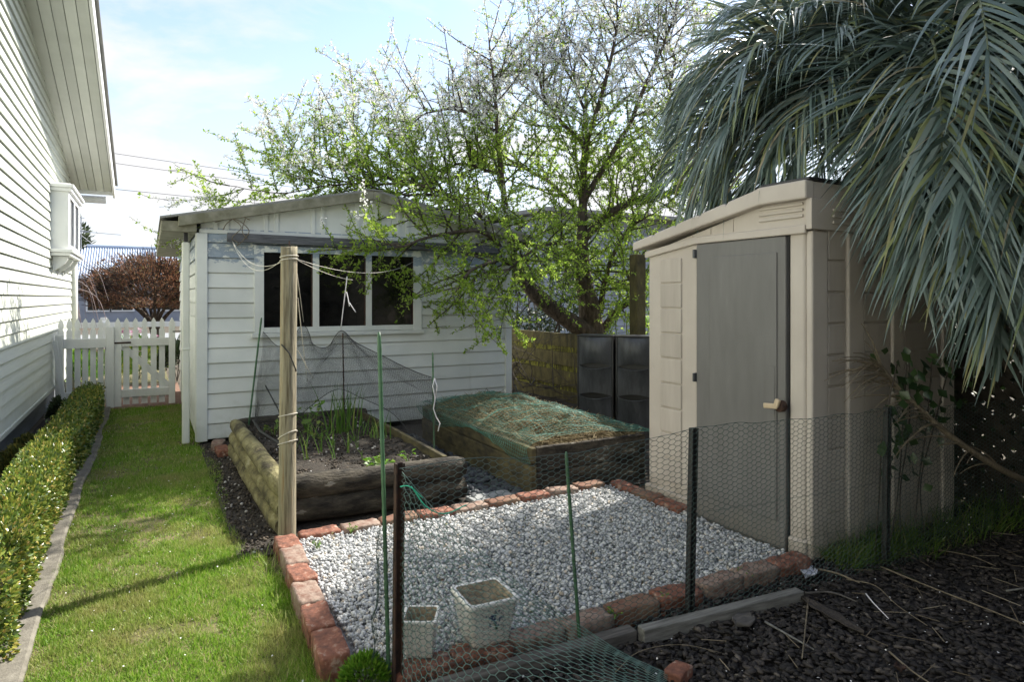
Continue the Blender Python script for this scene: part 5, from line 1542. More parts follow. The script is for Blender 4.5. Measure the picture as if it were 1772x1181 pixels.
# lawn blades, clipped short, denser near the camera
def lawn_blades(n, y0, y1, h0, h1, w):
    x = rng.uniform(-0.425, 0.60, n); y = rng.uniform(y0, y1, n)
    edge = -0.415 + 0.018 * vn(y * 1.7, y * 0, 0, 5) - 0.01
    redge = np.where(y < 3.8, 0.60, 0.47) + 0.05 * vn(y * 2.2, y * 0, 0, 152)
    bare = vn(x * 3.2, y * 3.2, 0, 153) + 0.5 * vn(x * 9, y * 9, 0, 154)
    k = (x > edge) & (x < redge) & ((bare < 0.62) | (rng.uniform(size=n) < 0.35))
    x, y = x[k], y[k]; n = len(x)
    lush = 1 + 0.30 * vn(x * 2, y * 2, 0, 155) + 0.45 * vn(x * 24, y * 24, 0, 156) + np.where((x > 0.44) & (y < 4.0), 0.9, 0) * rng.uniform(0, 1, n)
    h = rng.uniform(h0, h1, n) * lush
    a = rng.uniform(0, 2 * math.pi, n); ln = np.abs(rng.normal(0.75, 0.5, n))
    d = np.stack([np.cos(a) * ln, np.sin(a) * ln, np.ones(n)], 1); d = norm(d)
    f = rng.uniform(0, 2 * math.pi, n); s = np.stack([np.cos(f), np.sin(f), np.zeros(n)], 1) * (w / 2)
    p = np.stack([x, y, np.full(n, -0.010)], 1)
    V = np.stack([p - s, p + s, p + d * h[:, None]], 1).reshape(-1, 3)
    return V, np.arange(3 * n).reshape(-1, 3)
parts = [lawn_blades(85000, 2.2, 4.2, 0.012, 0.036, 0.0042), lawn_blades(46000, 4.2, 6.4, 0.014, 0.038, 0.006), lawn_blades(32000, 6.4, 9.6, 0.016, 0.040, 0.008)]
off = 0; Vs = []; Fs = []
for V, F in parts:
    Vs.append(V); Fs.append(F + off); off += len(V)
tag(raw('lawn_grass', np.concatenate(Vs), np.concatenate(Fs), M['grass']), 'short patchy lawn grass of the strip beside the hedge', 'grass', kind='stuff')
# petals dropped from the plum tree
n = 330
x = np.concatenate([rng.uniform(-0.4, 0.55, 170), rng.uniform(0.8, 1.75, 60), rng.uniform(0.9, 3.6, 100)])
y = np.concatenate([rng.uniform(2.3, 9.0, 170), rng.uniform(4.3, 6.4, 60), rng.uniform(1.3, 2.15, 100)])
z = np.concatenate([rng.uniform(0.012, 0.022, 170), rng.uniform(0.235, 0.25, 60), rng.uniform(0.018, 0.03, 100)])
V, F = leaves(np.stack([x, y, z], 1), np.stack([rng.normal(size=n), rng.normal(size=n), rng.normal(0, 0.2, n)], 1), rng.uniform(0.006, 0.013, n), rng.uniform(0.005, 0.010, n), up=np.array([[0, 0, 1.0]]))
tag(raw('fallen_petals', V, F, M['petal']), 'white petals scattered on lawn and mulch', 'petals', kind='stuff')
# long grass at the foot of the plastic shed
n = 1700
x = np.concatenate([rng.uniform(3.12, 3.75, 900), rng.uniform(3.6, 4.85, 800)]); y = np.concatenate([rng.uniform(2.06, 2.25, 900), rng.uniform(1.95, 2.24, 800)])
blades(np.stack([x, y, np.full(n, -0.01)], 1), rng.uniform(0.06, 0.22, n) * (1 + 0.5 * vn(x * 4, y * 4, 0, 160)), np.abs(rng.normal(0.5, 0.35, n)), 0.006, M['tuft'], 'long_grass', None, None)
o = bpy.data.objects['long_grass']; tag(o, 'uncut long grass along the shaded shed side', 'grass', kind='stuff')
n = 260
x = rng.uniform(0.50, 0.60, n); y = rng.uniform(2.35, 3.75, n)
o = blades(np.stack([x, y, np.full(n, -0.01)], 1), rng.uniform(0.04, 0.10, n), np.abs(rng.normal(0.5, 0.3, n)), 0.004, M['grass'], 'edge_grass', None, None)
tag(o, 'longer lush grass against the lawn side bricks', 'grass', kind='stuff')
# weeds in the brick joints
for (x, y, lab) in ((1.74, 2.22, 'small weed between bricks left of the black steel post'), (2.0, 2.20, 'small weed at the foot of the black steel post'), (2.52, 2.22, 'small weed between the pale bricks'), (0.80, 3.62, 'little weed in the gravel near the round post'), (1.02, 3.75, 'little weed in the gravel by the back bricks')):
    leafy((x, y, 0.045), 7, 0.035, 0.035, 0.016, M['brightshrub'], 'weed', lab, 'weed')
# bright shrub at the bottom of the photo
bs = tuftball('box_shrub', (0.675, 2.29, 0), 0.085, 1500, 0.021, M['brightshrub'], 'bright green box shrub growing by the rusty post', 'shrub', up=0.6, squash=1.05)

# ------------------------------------------------------------------ sticks and litter on the mulch
def stick(name, pts, r, mat, label, cat='stick', n=6):
    mb = MB(); p = catmull(pts, 5)
    mb.tube(p, np.linspace(r * 0.68, r * 0.36, len(p)), n)
    return tag(mb.build(name, mat, smooth=True), label, cat)
stick('dry_stalk', [(3.26, 2.0, 0.03), (3.24, 1.75, 0.028), (3.22, 1.45, 0.03), (3.19, 1.15, 0.028)], 0.006, M['drystick'], 'long pale straight stalk lying on the mulch at right', 'stalk')
stick('dry_stalk', [(2.98, 2.0, 0.025), (3.02, 1.88, 0.03), (2.92, 1.72, 0.028), (2.85, 1.55, 0.026)], 0.004, M['drystick'], 'thin curved green stalk left of the long pale one', 'stalk')
stick('dry_stick', [(2.60, 1.93, 0.035), (2.38, 1.78, 0.03), (2.16, 1.63, 0.035)], 0.006, M['drystick'], 'thin straight stick pointing away just right of the grey timber', 'stick')
stick('dry_stick', [(2.50, 1.50, 0.032), (2.44, 1.38, 0.034), (2.42, 1.27, 0.028)], 0.006, M['drystick'], 'kinked tan stick at the bottom of the mulch', 'stick')
stick('dry_stick', [(2.28, 1.90, 0.028), (2.27, 1.78, 0.03), (2.27, 1.66, 0.026)], 0.008, M['timber'], 'short grey stick beside the slab of dark bark', 'stick')
stick('dry_stick', [(2.95, 2.14, 0.03), (2.98, 2.05, 0.034), (2.99, 1.94, 0.028)], 0.009, M['drystick'], 'stout pale twig by the near corner of the beige shed', 'stick')
stick('dry_stick', [(2.66, 1.99, 0.03), (2.76, 1.93, 0.036), (2.79, 1.82, 0.03)], 0.008, M['darktimber'], 'dark stick lying behind the end of the grey timber', 'stick')
stick('dry_stick', [(2.90, 1.85, 0.03), (2.83, 1.77, 0.036), (2.76, 1.66, 0.03)], 0.005, M['whitecord'], 'pale bleached stick in the middle of the mulch', 'stick')
stick('dry_stick', [(3.5, 1.55, 0.03), (3.58, 1.50, 0.05), (3.72, 1.50, 0.06)], 0.007, M['timber'], 'curved grey stick at the right edge of the mulch', 'stick')
stick('dry_stick', [(3.75, 1.98, 0.03), (3.80, 1.85, 0.034), (3.78, 1.72, 0.03)], 0.005, M['drystick'], 'thin twig on the mulch below the lattice', 'stick')
stick('wire_loop', [(1.50, 1.92, 0.02), (1.62, 1.93, 0.06), (1.80, 1.90, 0.055), (1.95, 1.82, 0.02)], 0.0025, M['drystick'], 'thin arched dry stem over the mulch near the loose wire', 'stem')
n = 70
P = np.stack([rng.uniform(1.7, 4.6, n), rng.uniform(1.2, 2.1, n), rng.uniform(0.018, 0.03, n)], 1); a = rng.uniform(0, 6.3, n); l = rng.uniform(0.04, 0.16, n)
D = np.stack([np.cos(a), np.sin(a), rng.normal(0, 0.05, n)], 1) * l[:, None]
V, F = segs(P - D / 2, P + D / 2, 0.0022)
M['twiglitter'] = island('twig litter', [(0, (0.07, 0.055, 0.04)), (0.6, (0.18, 0.145, 0.10)), (1, (0.34, 0.29, 0.21))], 0.9)
tag(raw('twig_litter', V, F, M['twiglitter']), 'thin dry twigs and straw scattered on the mulch', 'twigs', kind='stuff')
def flake(name, c, l, w_, rz, mat, label, cat, th=0.012, curl=0.03):
    nu, nv = 15, 7; V = []
    for s in (1, 0):
        for j in range(nv):
            for i in range(nu):
                u = i / (nu - 1) * 2 - 1; v = j / (nv - 1) * 2 - 1
                ww = w_ / 2 * max(0.08, (1 - abs(u) ** 2.2)) * (1 + 0.12 * float(vn(u * 4, 1.0, 0, 171)))
                x = u * l / 2; y = v * ww; z = curl * v * v - 0.02 * u * u * curl + th * s + 0.004 * float(vn(u * 5, v * 3, 0, 172))
                V.append((c[0] + x * math.cos(rz) - y * math.sin(rz), c[1] + x * math.sin(rz) + y * math.cos(rz), c[2] + z))
    N = nu * nv
    F = [(j * nu + i, j * nu + i + 1, (j + 1) * nu + i + 1, (j + 1) * nu + i) for j in range(nv - 1) for i in range(nu - 1)]
    F += [tuple(N + q for q in f[::-1]) for f in F]
    rim = [i for i in range(nu)] + [j * nu + nu - 1 for j in range(1, nv)] + [(nv - 1) * nu + i for i in range(nu - 2, -1, -1)] + [j * nu for j in range(nv - 2, 0, -1)]
    F += [(rim[k], N + rim[k], N + rim[(k + 1) % len(rim)], rim[(k + 1) % len(rim)]) for k in range(len(rim))]
    mb = MB(); mb.add(V, F)
    return tag(mb.build(name, mat, smooth=True), label, cat)
flake('bark_slab', (2.57, 1.80, 0.026), 0.34, 0.062, rad(-99), M['darkbarkpiece'], 'long slab of dark bark lying on the mulch', 'bark', th=0.006, curl=0.010)
flake('bark_slab', (2.20, 1.94, 0.022), 0.13, 0.085, rad(10), M['darktimber'], 'small triangular bark flake below the grey timber', 'bark', curl=0.012)
flake('torn_plastic', (2.88, 2.13, 0.018), 0.13, 0.075, rad(20), M['scrap'], 'torn white plastic scrap by the near corner of the beige shed', 'plastic scrap', th=0.004, curl=0.02)
flake('dry_leaf', (2.43, 1.42, 0.024), 0.05, 0.04, rad(40), M['rust'], 'brown curled leaf on the mulch at bottom', 'leaf', th=0.003, curl=0.012)

# ------------------------------------------------------------------ plum tree
class Tree:
    def __init__(self): self.w = MB(); self.tips = []
    def limb(self, pts, n=8, k=6, wob=0.02):
        p = np.array([q[:3] for q in pts]); r = np.array([q[3] for q in pts])
        C = catmull(np.column_stack([p, r]), k)
        q = C[:, :3].copy()
        L = np.linspace(0, 3, len(q))
        for j in range(3): q[:, j] += wob * vn(L * 4 + j * 9 + p[0, 0], L * 0 + p[0, 1], 0, 180 + j)
        rr_ = np.maximum(C[:, 3], 0.004) * np.interp(q[:, 2], [1.3, 2.4], [0.95, 0.66])
        self.w.tube(q, rr_, n)
        return q, C[:, 3]
plum_limbs = [
 [(5.66, 7.5, -0.05, .23), (5.62, 7.5, 0.45, .20), (5.43, 7.51, 1.12, 0.17), (5.3, 7.46, 1.53, 0.14), (5.22, 7.4, 2.08, 0.115), (5.23, 7.39, 2.88, 0.085), (5.21, 7.29, 3.45, 0.065), (5.32, 7.11, 4.09, 0.045), (5.41, 6.95, 4.75, 0.03), (5.43, 6.82, 5.32, 0.012)],
 [(5.56, 7.48, 0.80, 0.15), (4.9, 7.46, 1.17, 0.12), (4.37, 7.41, 1.52, 0.105), (4.07, 7.35, 1.96, 0.085), (3.99, 7.39, 2.71, 0.06), (3.97, 7.52, 3.55, 0.045), (3.93, 7.54, 4.15, 0.03), (3.86, 7.58, 4.82, 0.012)],
 [(5.23, 7.39, 2.2, 0.09), (5.57, 7.2, 2.58, 0.08), (5.99, 7.08, 2.8, 0.065), (6.41, 6.96, 2.87, 0.045), (6.8, 6.74, 3.24, 0.02)],
 [(5.23, 7.39, 2.72, 0.07), (5.68, 7.14, 3.59, 0.05), (6.03, 6.95, 4.47, 0.04), (6.27, 6.81, 5.1, 0.025), (6.41, 6.73, 5.74, 0.012)],
 [(6.1, 7.02, 2.77, 0.06), (6.27, 6.92, 3.46, 0.05), (6.33, 6.89, 4.26, 0.035), (6.38, 6.87, 4.82, 0.025), (5.86, 7.04, 5.34, 0.01)],
 [(5.21, 7.29, 3.45, 0.05), (4.65, 7.37, 3.94, 0.035), (4.43, 7.37, 4.41, 0.02), (4.14, 7.54, 4.48, 0.010)],
 [(5.24, 7.27, 3.49, 0.05), (5.05, 7.26, 4.17, 0.03), (4.72, 7.33, 4.67, 0.012)],
 [(3.97, 7.52, 3.55, 0.035), (3.56, 7.74, 3.83, 0.025), (3.13, 7.87, 3.78, 0.018), (2.87, 8.01, 3.63, 0.012), (2.61, 8.16, 4.12, 0.006)],
 [(3.96, 7.41, 3.0, 0.04), (3.37, 7.51, 3.07, 0.025), (2.89, 7.66, 2.73, 0.018), (2.39, 7.94, 3.34, 0.008)],
 [(3.99, 7.28, 2.1, 0.05), (3.37, 7.16, 2.50, 0.04), (2.75, 7.28, 2.75, 0.03), (2.25, 7.45, 2.87, 0.018), (1.9, 7.52, 3.43, 0.007)],
 [(3.03, 7.24, 2.61, 0.03), (2.27, 7.32, 2.64, 0.018), (1.62, 7.57, 2.83, 0.012), (1.16, 7.82, 3.04, 0.006)],
 [(2.63, 7.35, 2.73, 0.025), (1.88, 7.31, 2.66, 0.014), (1.24, 7.55, 2.56, 0.009), (0.77, 7.69, 2.62, 0.005)],
 [(4.01, 7.15, 1.81, 0.05), (3.39, 6.70, 2.12, 0.035), (2.77, 6.47, 2.10, 0.025), (2.22, 6.2, 1.92, 0.015), (1.91, 6.15, 1.96, 0.005)],
 [(4.09, 7.22, 1.74, 0.04), (3.49, 6.58, 1.83, 0.03), (2.95, 6.2, 1.68, 0.018), (2.67, 6.01, 1.43, 0.007)],
 [(5.23, 7.39, 2.0, 0.05), (4.5, 6.99, 2.1, 0.035), (3.77, 6.42, 1.9, 0.02), (3.26, 6.14, 1.62, 0.007)],
 [(5.56, 7.43, 1.2, 0.05), (5.51, 7.23, 1.77, 0.04), (5.63, 6.94, 2.3, 0.03), (5.8, 6.62, 2.51, 0.012)],
 [(5.60, 7.44, 0.95, 0.06), (5.75, 7.1, 1.37, 0.05), (5.73, 6.89, 1.45, 0.035), (5.43, 6.82, 1.9, 0.015)],
 [(5.30, 7.4, 2.5, 0.05), (5.0, 8.0, 3.1, 0.04), (4.5, 8.4, 3.5, 0.025), (4.2, 8.5, 4.1, 0.01)],
 [(4.0, 7.4, 2.4, 0.04), (3.6, 7.9, 2.6, 0.03), (3.1, 8.3, 3.0, 0.015), (2.9, 8.4, 3.4, 0.006)],
]
plum = thing('plum_tree', (5.66, 7.5, 0), 'leaning plum tree in white blossom and fresh green leaf over the shed roof', 'tree')
T = Tree()
LP = []; LD = []; BP = []          # leaf points and directions, blossom points
tw = MB()
def dress(q, idx0=0):
    """leaf and blossom clusters along a twig"""
    seg_ = np.linalg.norm(np.diff(q, axis=0), axis=1).sum()
    m = max(2, int(seg_ / 0.040))
    t_ = np.linspace(0.05, 1, m); pts = np.stack([np.interp(t_, np.linspace(0, 1, len(q)), q[:, j]) for j in range(3)], 1)
    for p in pts:
        # blossom high and to the left, leaf low and to the front, mixed between
        h = (p[2] - 2.45) * 0.75 - (p[0] - 4.0) * 0.16 + 0.9 * float(vn(p[0] * 0.9, p[1] * 0.9, p[2] * 0.9, 190)) + 0.1 * random.gauss(0, 1)
        if p[0] < 2.7 and p[2] < 3.2: h -= 0.15
        if p[0] > 4.9 and p[2] < 4.2: h -= 0.25
        if h > 0.22:
            if random.random() < 0.55: BP.append(p)
        if h < 0.55:
            if random.random() < 0.8: LP.append(p)
        elif random.random() < 0.2: LP.append(p)
def shoot(p, d, L, r, depth):
    m = max(4, int(L / 0.09)); q = [np.array(p)]
    d = d / np.linalg.norm(d)
    low = p[2] < 2.35
    for k in range(m):
        d = d + np.array([random.gauss(0, 0.07), random.gauss(0, 0.07), random.gauss(0, 0.065) + (0.045 if not low else -0.004)])
        d /= np.linalg.norm(d); q.append(q[-1] + d * L / m)
    q = np.array(q)
    tw.tube(q, np.linspace(r * 1.15, max(0.0022, r * 0.4), len(q)), 4 if depth else 3, cap=False)
    if depth > 0:
        for k in range(1, len(q) - 1):
            if random.random() < 0.62:
                dd = (q[k + 1] - q[k]); dd /= np.linalg.norm(dd)
                s = np.cross(dd, [random.gauss(0, 1), random.gauss(0, 1), random.gauss(0, 1)]); s /= np.linalg.norm(s) + 1e-6
                shoot(q[k], dd * random.uniform(0.2, 0.7) + s, L * random.uniform(0.25, 0.55), r * 0.5, depth - 1)
    dress(q)
for li, pts in enumerate(plum_limbs):
    q, r = T.limb(pts, 12 if pts[0][3] > 0.1 else 7)
    for k in range(2, len(q) - 1):
        if q[k][2] < (1.55 if r[k] > 0.10 else 1.2): continue
        front = q[k][1] < 6.9 and q[k][0] < 4.3
        if front and q[k][0] < 2.6 and random.random() < 0.4: continue
        right = q[k][0] > 4.8
        nrep = (2 if random.random() < 0.35 else 1) if not front else (2 if random.random() < 0.3 else 1)
        for rep in range(nrep):
            dd = q[k + 1] - q[k]; dd /= np.linalg.norm(dd)
            s = np.cross(dd, [random.gauss(0, 1), random.gauss(0, 1), random.gauss(0, 1)]); s /= np.linalg.norm(s)
            up_ = 0.35 if q[k][2] > 2.3 else random.uniform(-0.35, 0.25)
            shoot(q[k], dd * 0.45 + s + np.array([0, 0, up_]), random.uniform(0.5, 1.35 if right else 1.1), min(0.011, r[k] * 0.5), 2 if random.random() < 0.42 else 1)
    dd = q[-1] - q[-3]
    shoot(q[-1], dd, random.uniform(0.3, 0.6), 0.006, 1)
T.w.build('trunk', M['bark'], plum, smooth=True)
tw.build('branches', M['twig'], plum)
LP = np.array(LP); BP = np.array(BP)
k = 6
P = np.repeat(LP, k, 0) + rng.normal(0, 0.009, (len(LP) * k, 3)); D = rng.normal(size=P.shape) + np.array([[0, 0, 0.25]])
Lf = rng.uniform(0.016, 0.046, len(P))
V, F = leaves(P, D, Lf, Lf * 0.55)
raw('leaves', V, F, M['leaf'], plum)
k = 8
P = np.repeat(BP, k, 0) + rng.normal(0, 0.016, (len(BP) * k, 3)); D = rng.normal(size=P.shape)
Lf = rng.uniform(0.016, 0.030, len(P))
V, F = leaves(P - norm(D) * Lf[:, None] * 0.5, D, Lf, Lf * 0.95)
raw('blossom', V, F, M['blossom'], plum)
print('plum leaf clusters', len(LP), 'blossom', len(BP))

# ------------------------------------------------------------------ palm
PC = np.array([4.66, 2.66, 2.58])
palm = thing('jelly_palm', (4.72, 2.78, 0), 'blue green feather palm arching over the beige shed', 'palm')
mb = MB()
V = []; nz = 60; nr = 18
for k in range(nz + 1):
    z = 2.58 * k / nz
    for i in range(nr):
        a = i * 2 * math.pi / nr
        r = 0.13 + 0.05 * max(0, (z - 1.4) / 1.2) + 0.014 * math.sin(z * 42 + 3 * a) + 0.008 * float(vn(math.cos(a) * 3, math.sin(a) * 3, z * 6, 200))
        V.append((4.72 + r * math.cos(a), 2.78 + r * math.sin(a), z))
F = [(k * nr + i, k * nr + (i + 1) % nr, (k + 1) * nr + (i + 1) % nr, (k + 1) * nr + i) for k in range(nz) for i in range(nr)] + [tuple(range(nz * nr, (nz + 1) * nr))]
mb.add(V, F); mb.build('trunk', M['dryleaf'], palm, smooth=True)
def frond(az, el, length, droop, nl=62, ll=0.62, dead=False, grav=0.20, name='frond', base=None):
    p = PC + np.array([math.cos(az) * 0.10, math.sin(az) * 0.10, -0.05 if el < 0.3 else 0.05]) if base is None else np.array(base, float)
    m = 34; pts = [p]; tang = []
    for k in range(m):
        s = k / (m - 1)
        e = el - droop * s ** 1.35
        d = np.array([math.cos(az) * math.cos(e), math.sin(az) * math.cos(e), math.sin(e)])
        tang.append(d); pts.append(pts[-1] + d * length / m)
    pts = np.array(pts); tang.append(tang[-1]); tang = np.array(tang)
    side0 = np.array([-math.sin(az), math.cos(az), 0.0])
    tilt = random.gauss(0, 0.25)
    Vl = []; Fl = []; n0 = 0
    for k in range(nl):
        s = 0.10 + 0.89 * k / (nl - 1)
        i = s * m; i0 = min(int(i), m - 1); fr = i - i0
        b = pts[i0] * (1 - fr) + pts[i0 + 1] * fr; t_ = tang[i0]
        up_ = np.cross(t_, side0); up_ = up_ if up_[2] >= 0 or abs(t_[2]) > 0.95 else -up_
        L = ll * (0.45 + 0.75 * math.sin(math.pi * min(1, 0.22 + 0.72 * s))) * random.uniform(0.78, 1.15)
        ang = rad(60 - 36 * s)
        for sd in (-1, 1):
            a2 = ang + random.gauss(0, 0.11)
            sv = side0 * math.cos(tilt) + up_ * math.sin(tilt)
            d = t_ * math.cos(a2) + sv * sd * math.sin(a2) + up_ * random.uniform(0.18, 0.42)
            d /= np.linalg.norm(d)
            nseg = 7; q = b.copy(); w_ = 0.019 * random.uniform(0.75, 1.25)
            cut = random.random() < 0.05; tws = random.gauss(0, 0.55); ctw, stw = math.cos(tws), math.sin(tws)
            for j in range(nseg + 1):
                u = j / nseg
                nrm = up_ - d * np.dot(up_, d)
                if np.linalg.norm(nrm) < 0.2: nrm = t_ - d * np.dot(t_, d)
                wv = np.cross(d, nrm); wv /= np.linalg.norm(wv) + 1e-9; wv = wv * ctw + np.cross(d, wv) * stw
                ww = w_ * (0.55 + 0.6 * math.sin(math.pi * min(1, u + 0.12)) ** 0.8) * (1 - u ** 3 * 0.9) / 1.1
                Vl.append(q + wv * ww / 2); Vl.append(q - wv * ww / 2)
                q = q + d * L / nseg
                g = grav * (0.5 + 1.1 * u) * (0.8 + 0.5 * random.random())
                d = d + np.array([random.gauss(0, 0.015), random.gauss(0, 0.015), -g]); d /= np.linalg.norm(d)
            mseg = nseg - (2 if cut else 0)
            for j in range(mseg):
                Fl.append((n0 + 2 * j, n0 + 2 * j + 1, n0 + 2 * j + 3, n0 + 2 * j + 2))
            n0 += 2 * (nseg + 1)
    o = raw(name, Vl, Fl, M['deadpalm'] if dead else M['palmleaf'], palm)
    mb = MB(); mb.tube(pts, np.linspace(0.017, 0.003, len(pts)), 6)
    mb.build('midrib', M['rachis'] if not dead else M['dryleaf'], o, smooth=True)
    return o
def world_az(deg):     # 0 = straight towards the garden gate side of the photo (left), anticlockwise seen from above
    return rad(deg)
# azimuths in degrees from +X, anticlockwise
fronds = [ # az, el, length, droop
 (146, 0.95, 1.80, 2), (155, 0.65, 1.73, 1.7), (163, 0.95, 1.80, 2.1), (171, 0.55, 1.66, 1.6), (179, 0.9, 1.80, 2), (187, 0.5, 1.22, 1.6), (194, 0.85, 1.35, 1.6),
 (201, 0.45, 1.35, 1.6), (208, 0.8, 1.35, 1.6), (214, 0.35, 1.75, 1.9), (220, 0.7, 2.50, 2.1), (226, 0.25, 2.30, 1.8), (231, 0.62, 2.50, 2.1), (236, 0.15, 2.20, 1.6), (241, 0.55, 2.50, 2),
 (246, 0.1, 2.20, 1.5), (251, 0.6, 2.50, 2), (257, 0, 2.10, 1.4), (262, 0.65, 2.40, 2), (270, 0.2, 2.20, 1.6), (279, 0.6, 2.30, 1.9), (292, 0.3, 2.10, 1.6), (308, 0.7, 2.20, 1.9), (328, 0.4, 2.00, 1.7), (350, 0.8, 2.10, 1.9), (15, 0.5, 1.44, 1.7), (40, 0.9, 1.58, 1.9),
 (62, 0.6, 1.51, 1.8), (82, 0.95, 1.66, 1.9), (100, 0.6, 1.66, 1.7), (116, 1, 1.85, 2), (130, 0.6, 1.73, 1.7),
 (165, 1.25, 1.64, 1.8), (190, 1.2, 1.22, 1.6), (212, 1.15, 1.75, 2), (230, 1.1, 2.20, 1.9), (252, 1.15, 2.20, 1.8), (275, 1.2, 2.11, 1.7), (300, 1.2, 2.02, 1.7), (50, 1.3, 1.49, 1.5), (110, 1.3, 1.57, 1.6), (140, 1.3, 1.57, 1.7),
 (215, 0, 1.75, 1.4), (219, 0.1, 2.30, 1.7), (223, 0.05, 2.00, 1.6), (234, -0.1, 1.90, 1.3), (243, -0.2, 1.80, 1.2), (252, -0.25, 1.80, 1.1), (216, 0.15, 1.75, 1.8), (228, 0.4, 2.40, 2),
 (150, 0.55, 1.89, 2.2), (158, 0.4, 1.80, 2), (166, 0.6, 1.89, 2.3), (174, 0.4, 1.71, 2.1), (182, 0.6, 1.71, 2.3), (162, 0.2, 1.53, 1.7), (152, 0.3, 1.71, 1.9),
 (209, 0.35, 2.00, 1.9), (213, 0.15, 2.10, 1.7), (216, 0.3, 2.30, 1.9), (211, -0.02, 1.90, 1.4), (218, 0.05, 2.10, 1.5), (214, 0.5, 2.30, 2.2), (238, 0, 2.20, 1.5), (244, 0.2, 2.40, 1.7), (232, 0.15, 2.30, 1.7), (226, 0, 2.10, 1.5), (249, -0.1, 2.10, 1.3), (240, -0.3, 1.80, 1), (229, -0.2, 1.80, 1.2),
 (236, -0.5, 1.9, 0.8), (230, -0.45, 1.9, 0.9), (245, -0.55, 1.8, 0.7), (224, -0.35, 1.9, 1.1), (240, -0.35, 2.1, 1.0),
]
for az, el, L, dr in fronds:
    frond(rad(az + random.uniform(-3, 3)), el + random.uniform(-0.05, 0.05), L, dr, nl=66, ll=0.70, grav=random.uniform(0.20, 0.38) if 140 < az < 200 else random.uniform(0.05, 0.16))
for az, el, L, dr in ((218, -0.6, 1.1, 0.9), (196, -0.5, 1.1, 1.0), (250, -0.8, 1.2, 0.6), (180, -0.7, 1.0, 0.8)):
    frond(rad(az), el, L, dr, nl=40, ll=0.45, dead=True, grav=0.35, name='dead_frond')
# fallen dry frond leaning between the lattice and the shed
def dry_frond():
    t = thing('fallen_palm_frond', (3.8, 1.9, 0.3), 'dry tan palm frond leaning across the shed side below the palm', 'palm frond')
    pts = catmull([(4.75, 1.85, 0.25), (4.21, 1.86, 0.42), (3.79, 1.95, 0.66), (3.50, 2.05, 0.92), (3.36, 2.08, 1.06)], 8)
    mb = MB(); mb.tube(pts, np.linspace(0.020, 0.012, len(pts)), 6); mb.build('midrib', M['dryleaf'], t, smooth=True)
    mb = MB()
    for k in range(46):
        i = random.randint(8, len(pts) - 1); b = pts[i]
        d = np.array([-0.5, 0.05, 0.35]) + np.array([random.gauss(0, 0.15), random.gauss(0, 0.10), random.gauss(0, 0.15)])
        L = random.uniform(0.18, 0.40); q = [b]
        for j in range(5):
            d = d + np.array([0, 0, -0.16]); d /= np.linalg.norm(d); q.append(q[-1] + d * L / 5)
        mb.tube(q, np.linspace(0.006, 0.002, 6), 4)
    mb.build('dry_leaflet', M['dryleaf'], t)
dry_frond()
# vine on the shaded post
vt = thing('climbing_vine', (3.50, 2.08, 0), 'glossy dark vine climbing beside the shaded steel post', 'vine')
mb = MB(); vp = []
for k in range(5):
    x0 = 3.40 + 0.12 * k
    pts = catmull([(x0, 2.12, 0.0), (x0 + random.gauss(0, .05), 2.10, 0.35), (x0 + random.gauss(0, .06), 2.06, 0.7), (x0 + random.gauss(0, .06), 2.04, 1.05)], 8)
    mb.tube(pts, 0.004, 5); vp.append(pts)
mb.build('stem', M['twig'], vt)
vp = np.concatenate(vp); vp = vp[vp[:, 2] > 0.42]; P = vp[rng.integers(0, len(vp), 150)] + rng.normal(0, 0.05, (150, 3))
keep = rng.uniform(size=150) < np.clip((P[:, 2] - 0.3) * 1.6, 0.1, 1)
P = P[keep]
V, F = leaves(P, np.stack([rng.normal(0, 0.6, len(P)), rng.normal(-0.4, 0.3, len(P)), rng.normal(-0.7, 0.4, len(P))], 1), rng.uniform(0.05, 0.09, len(P)), rng.uniform(0.035, 0.06, len(P)), fold=0.15)
raw('foliage', V, F, M['vine'], vt)

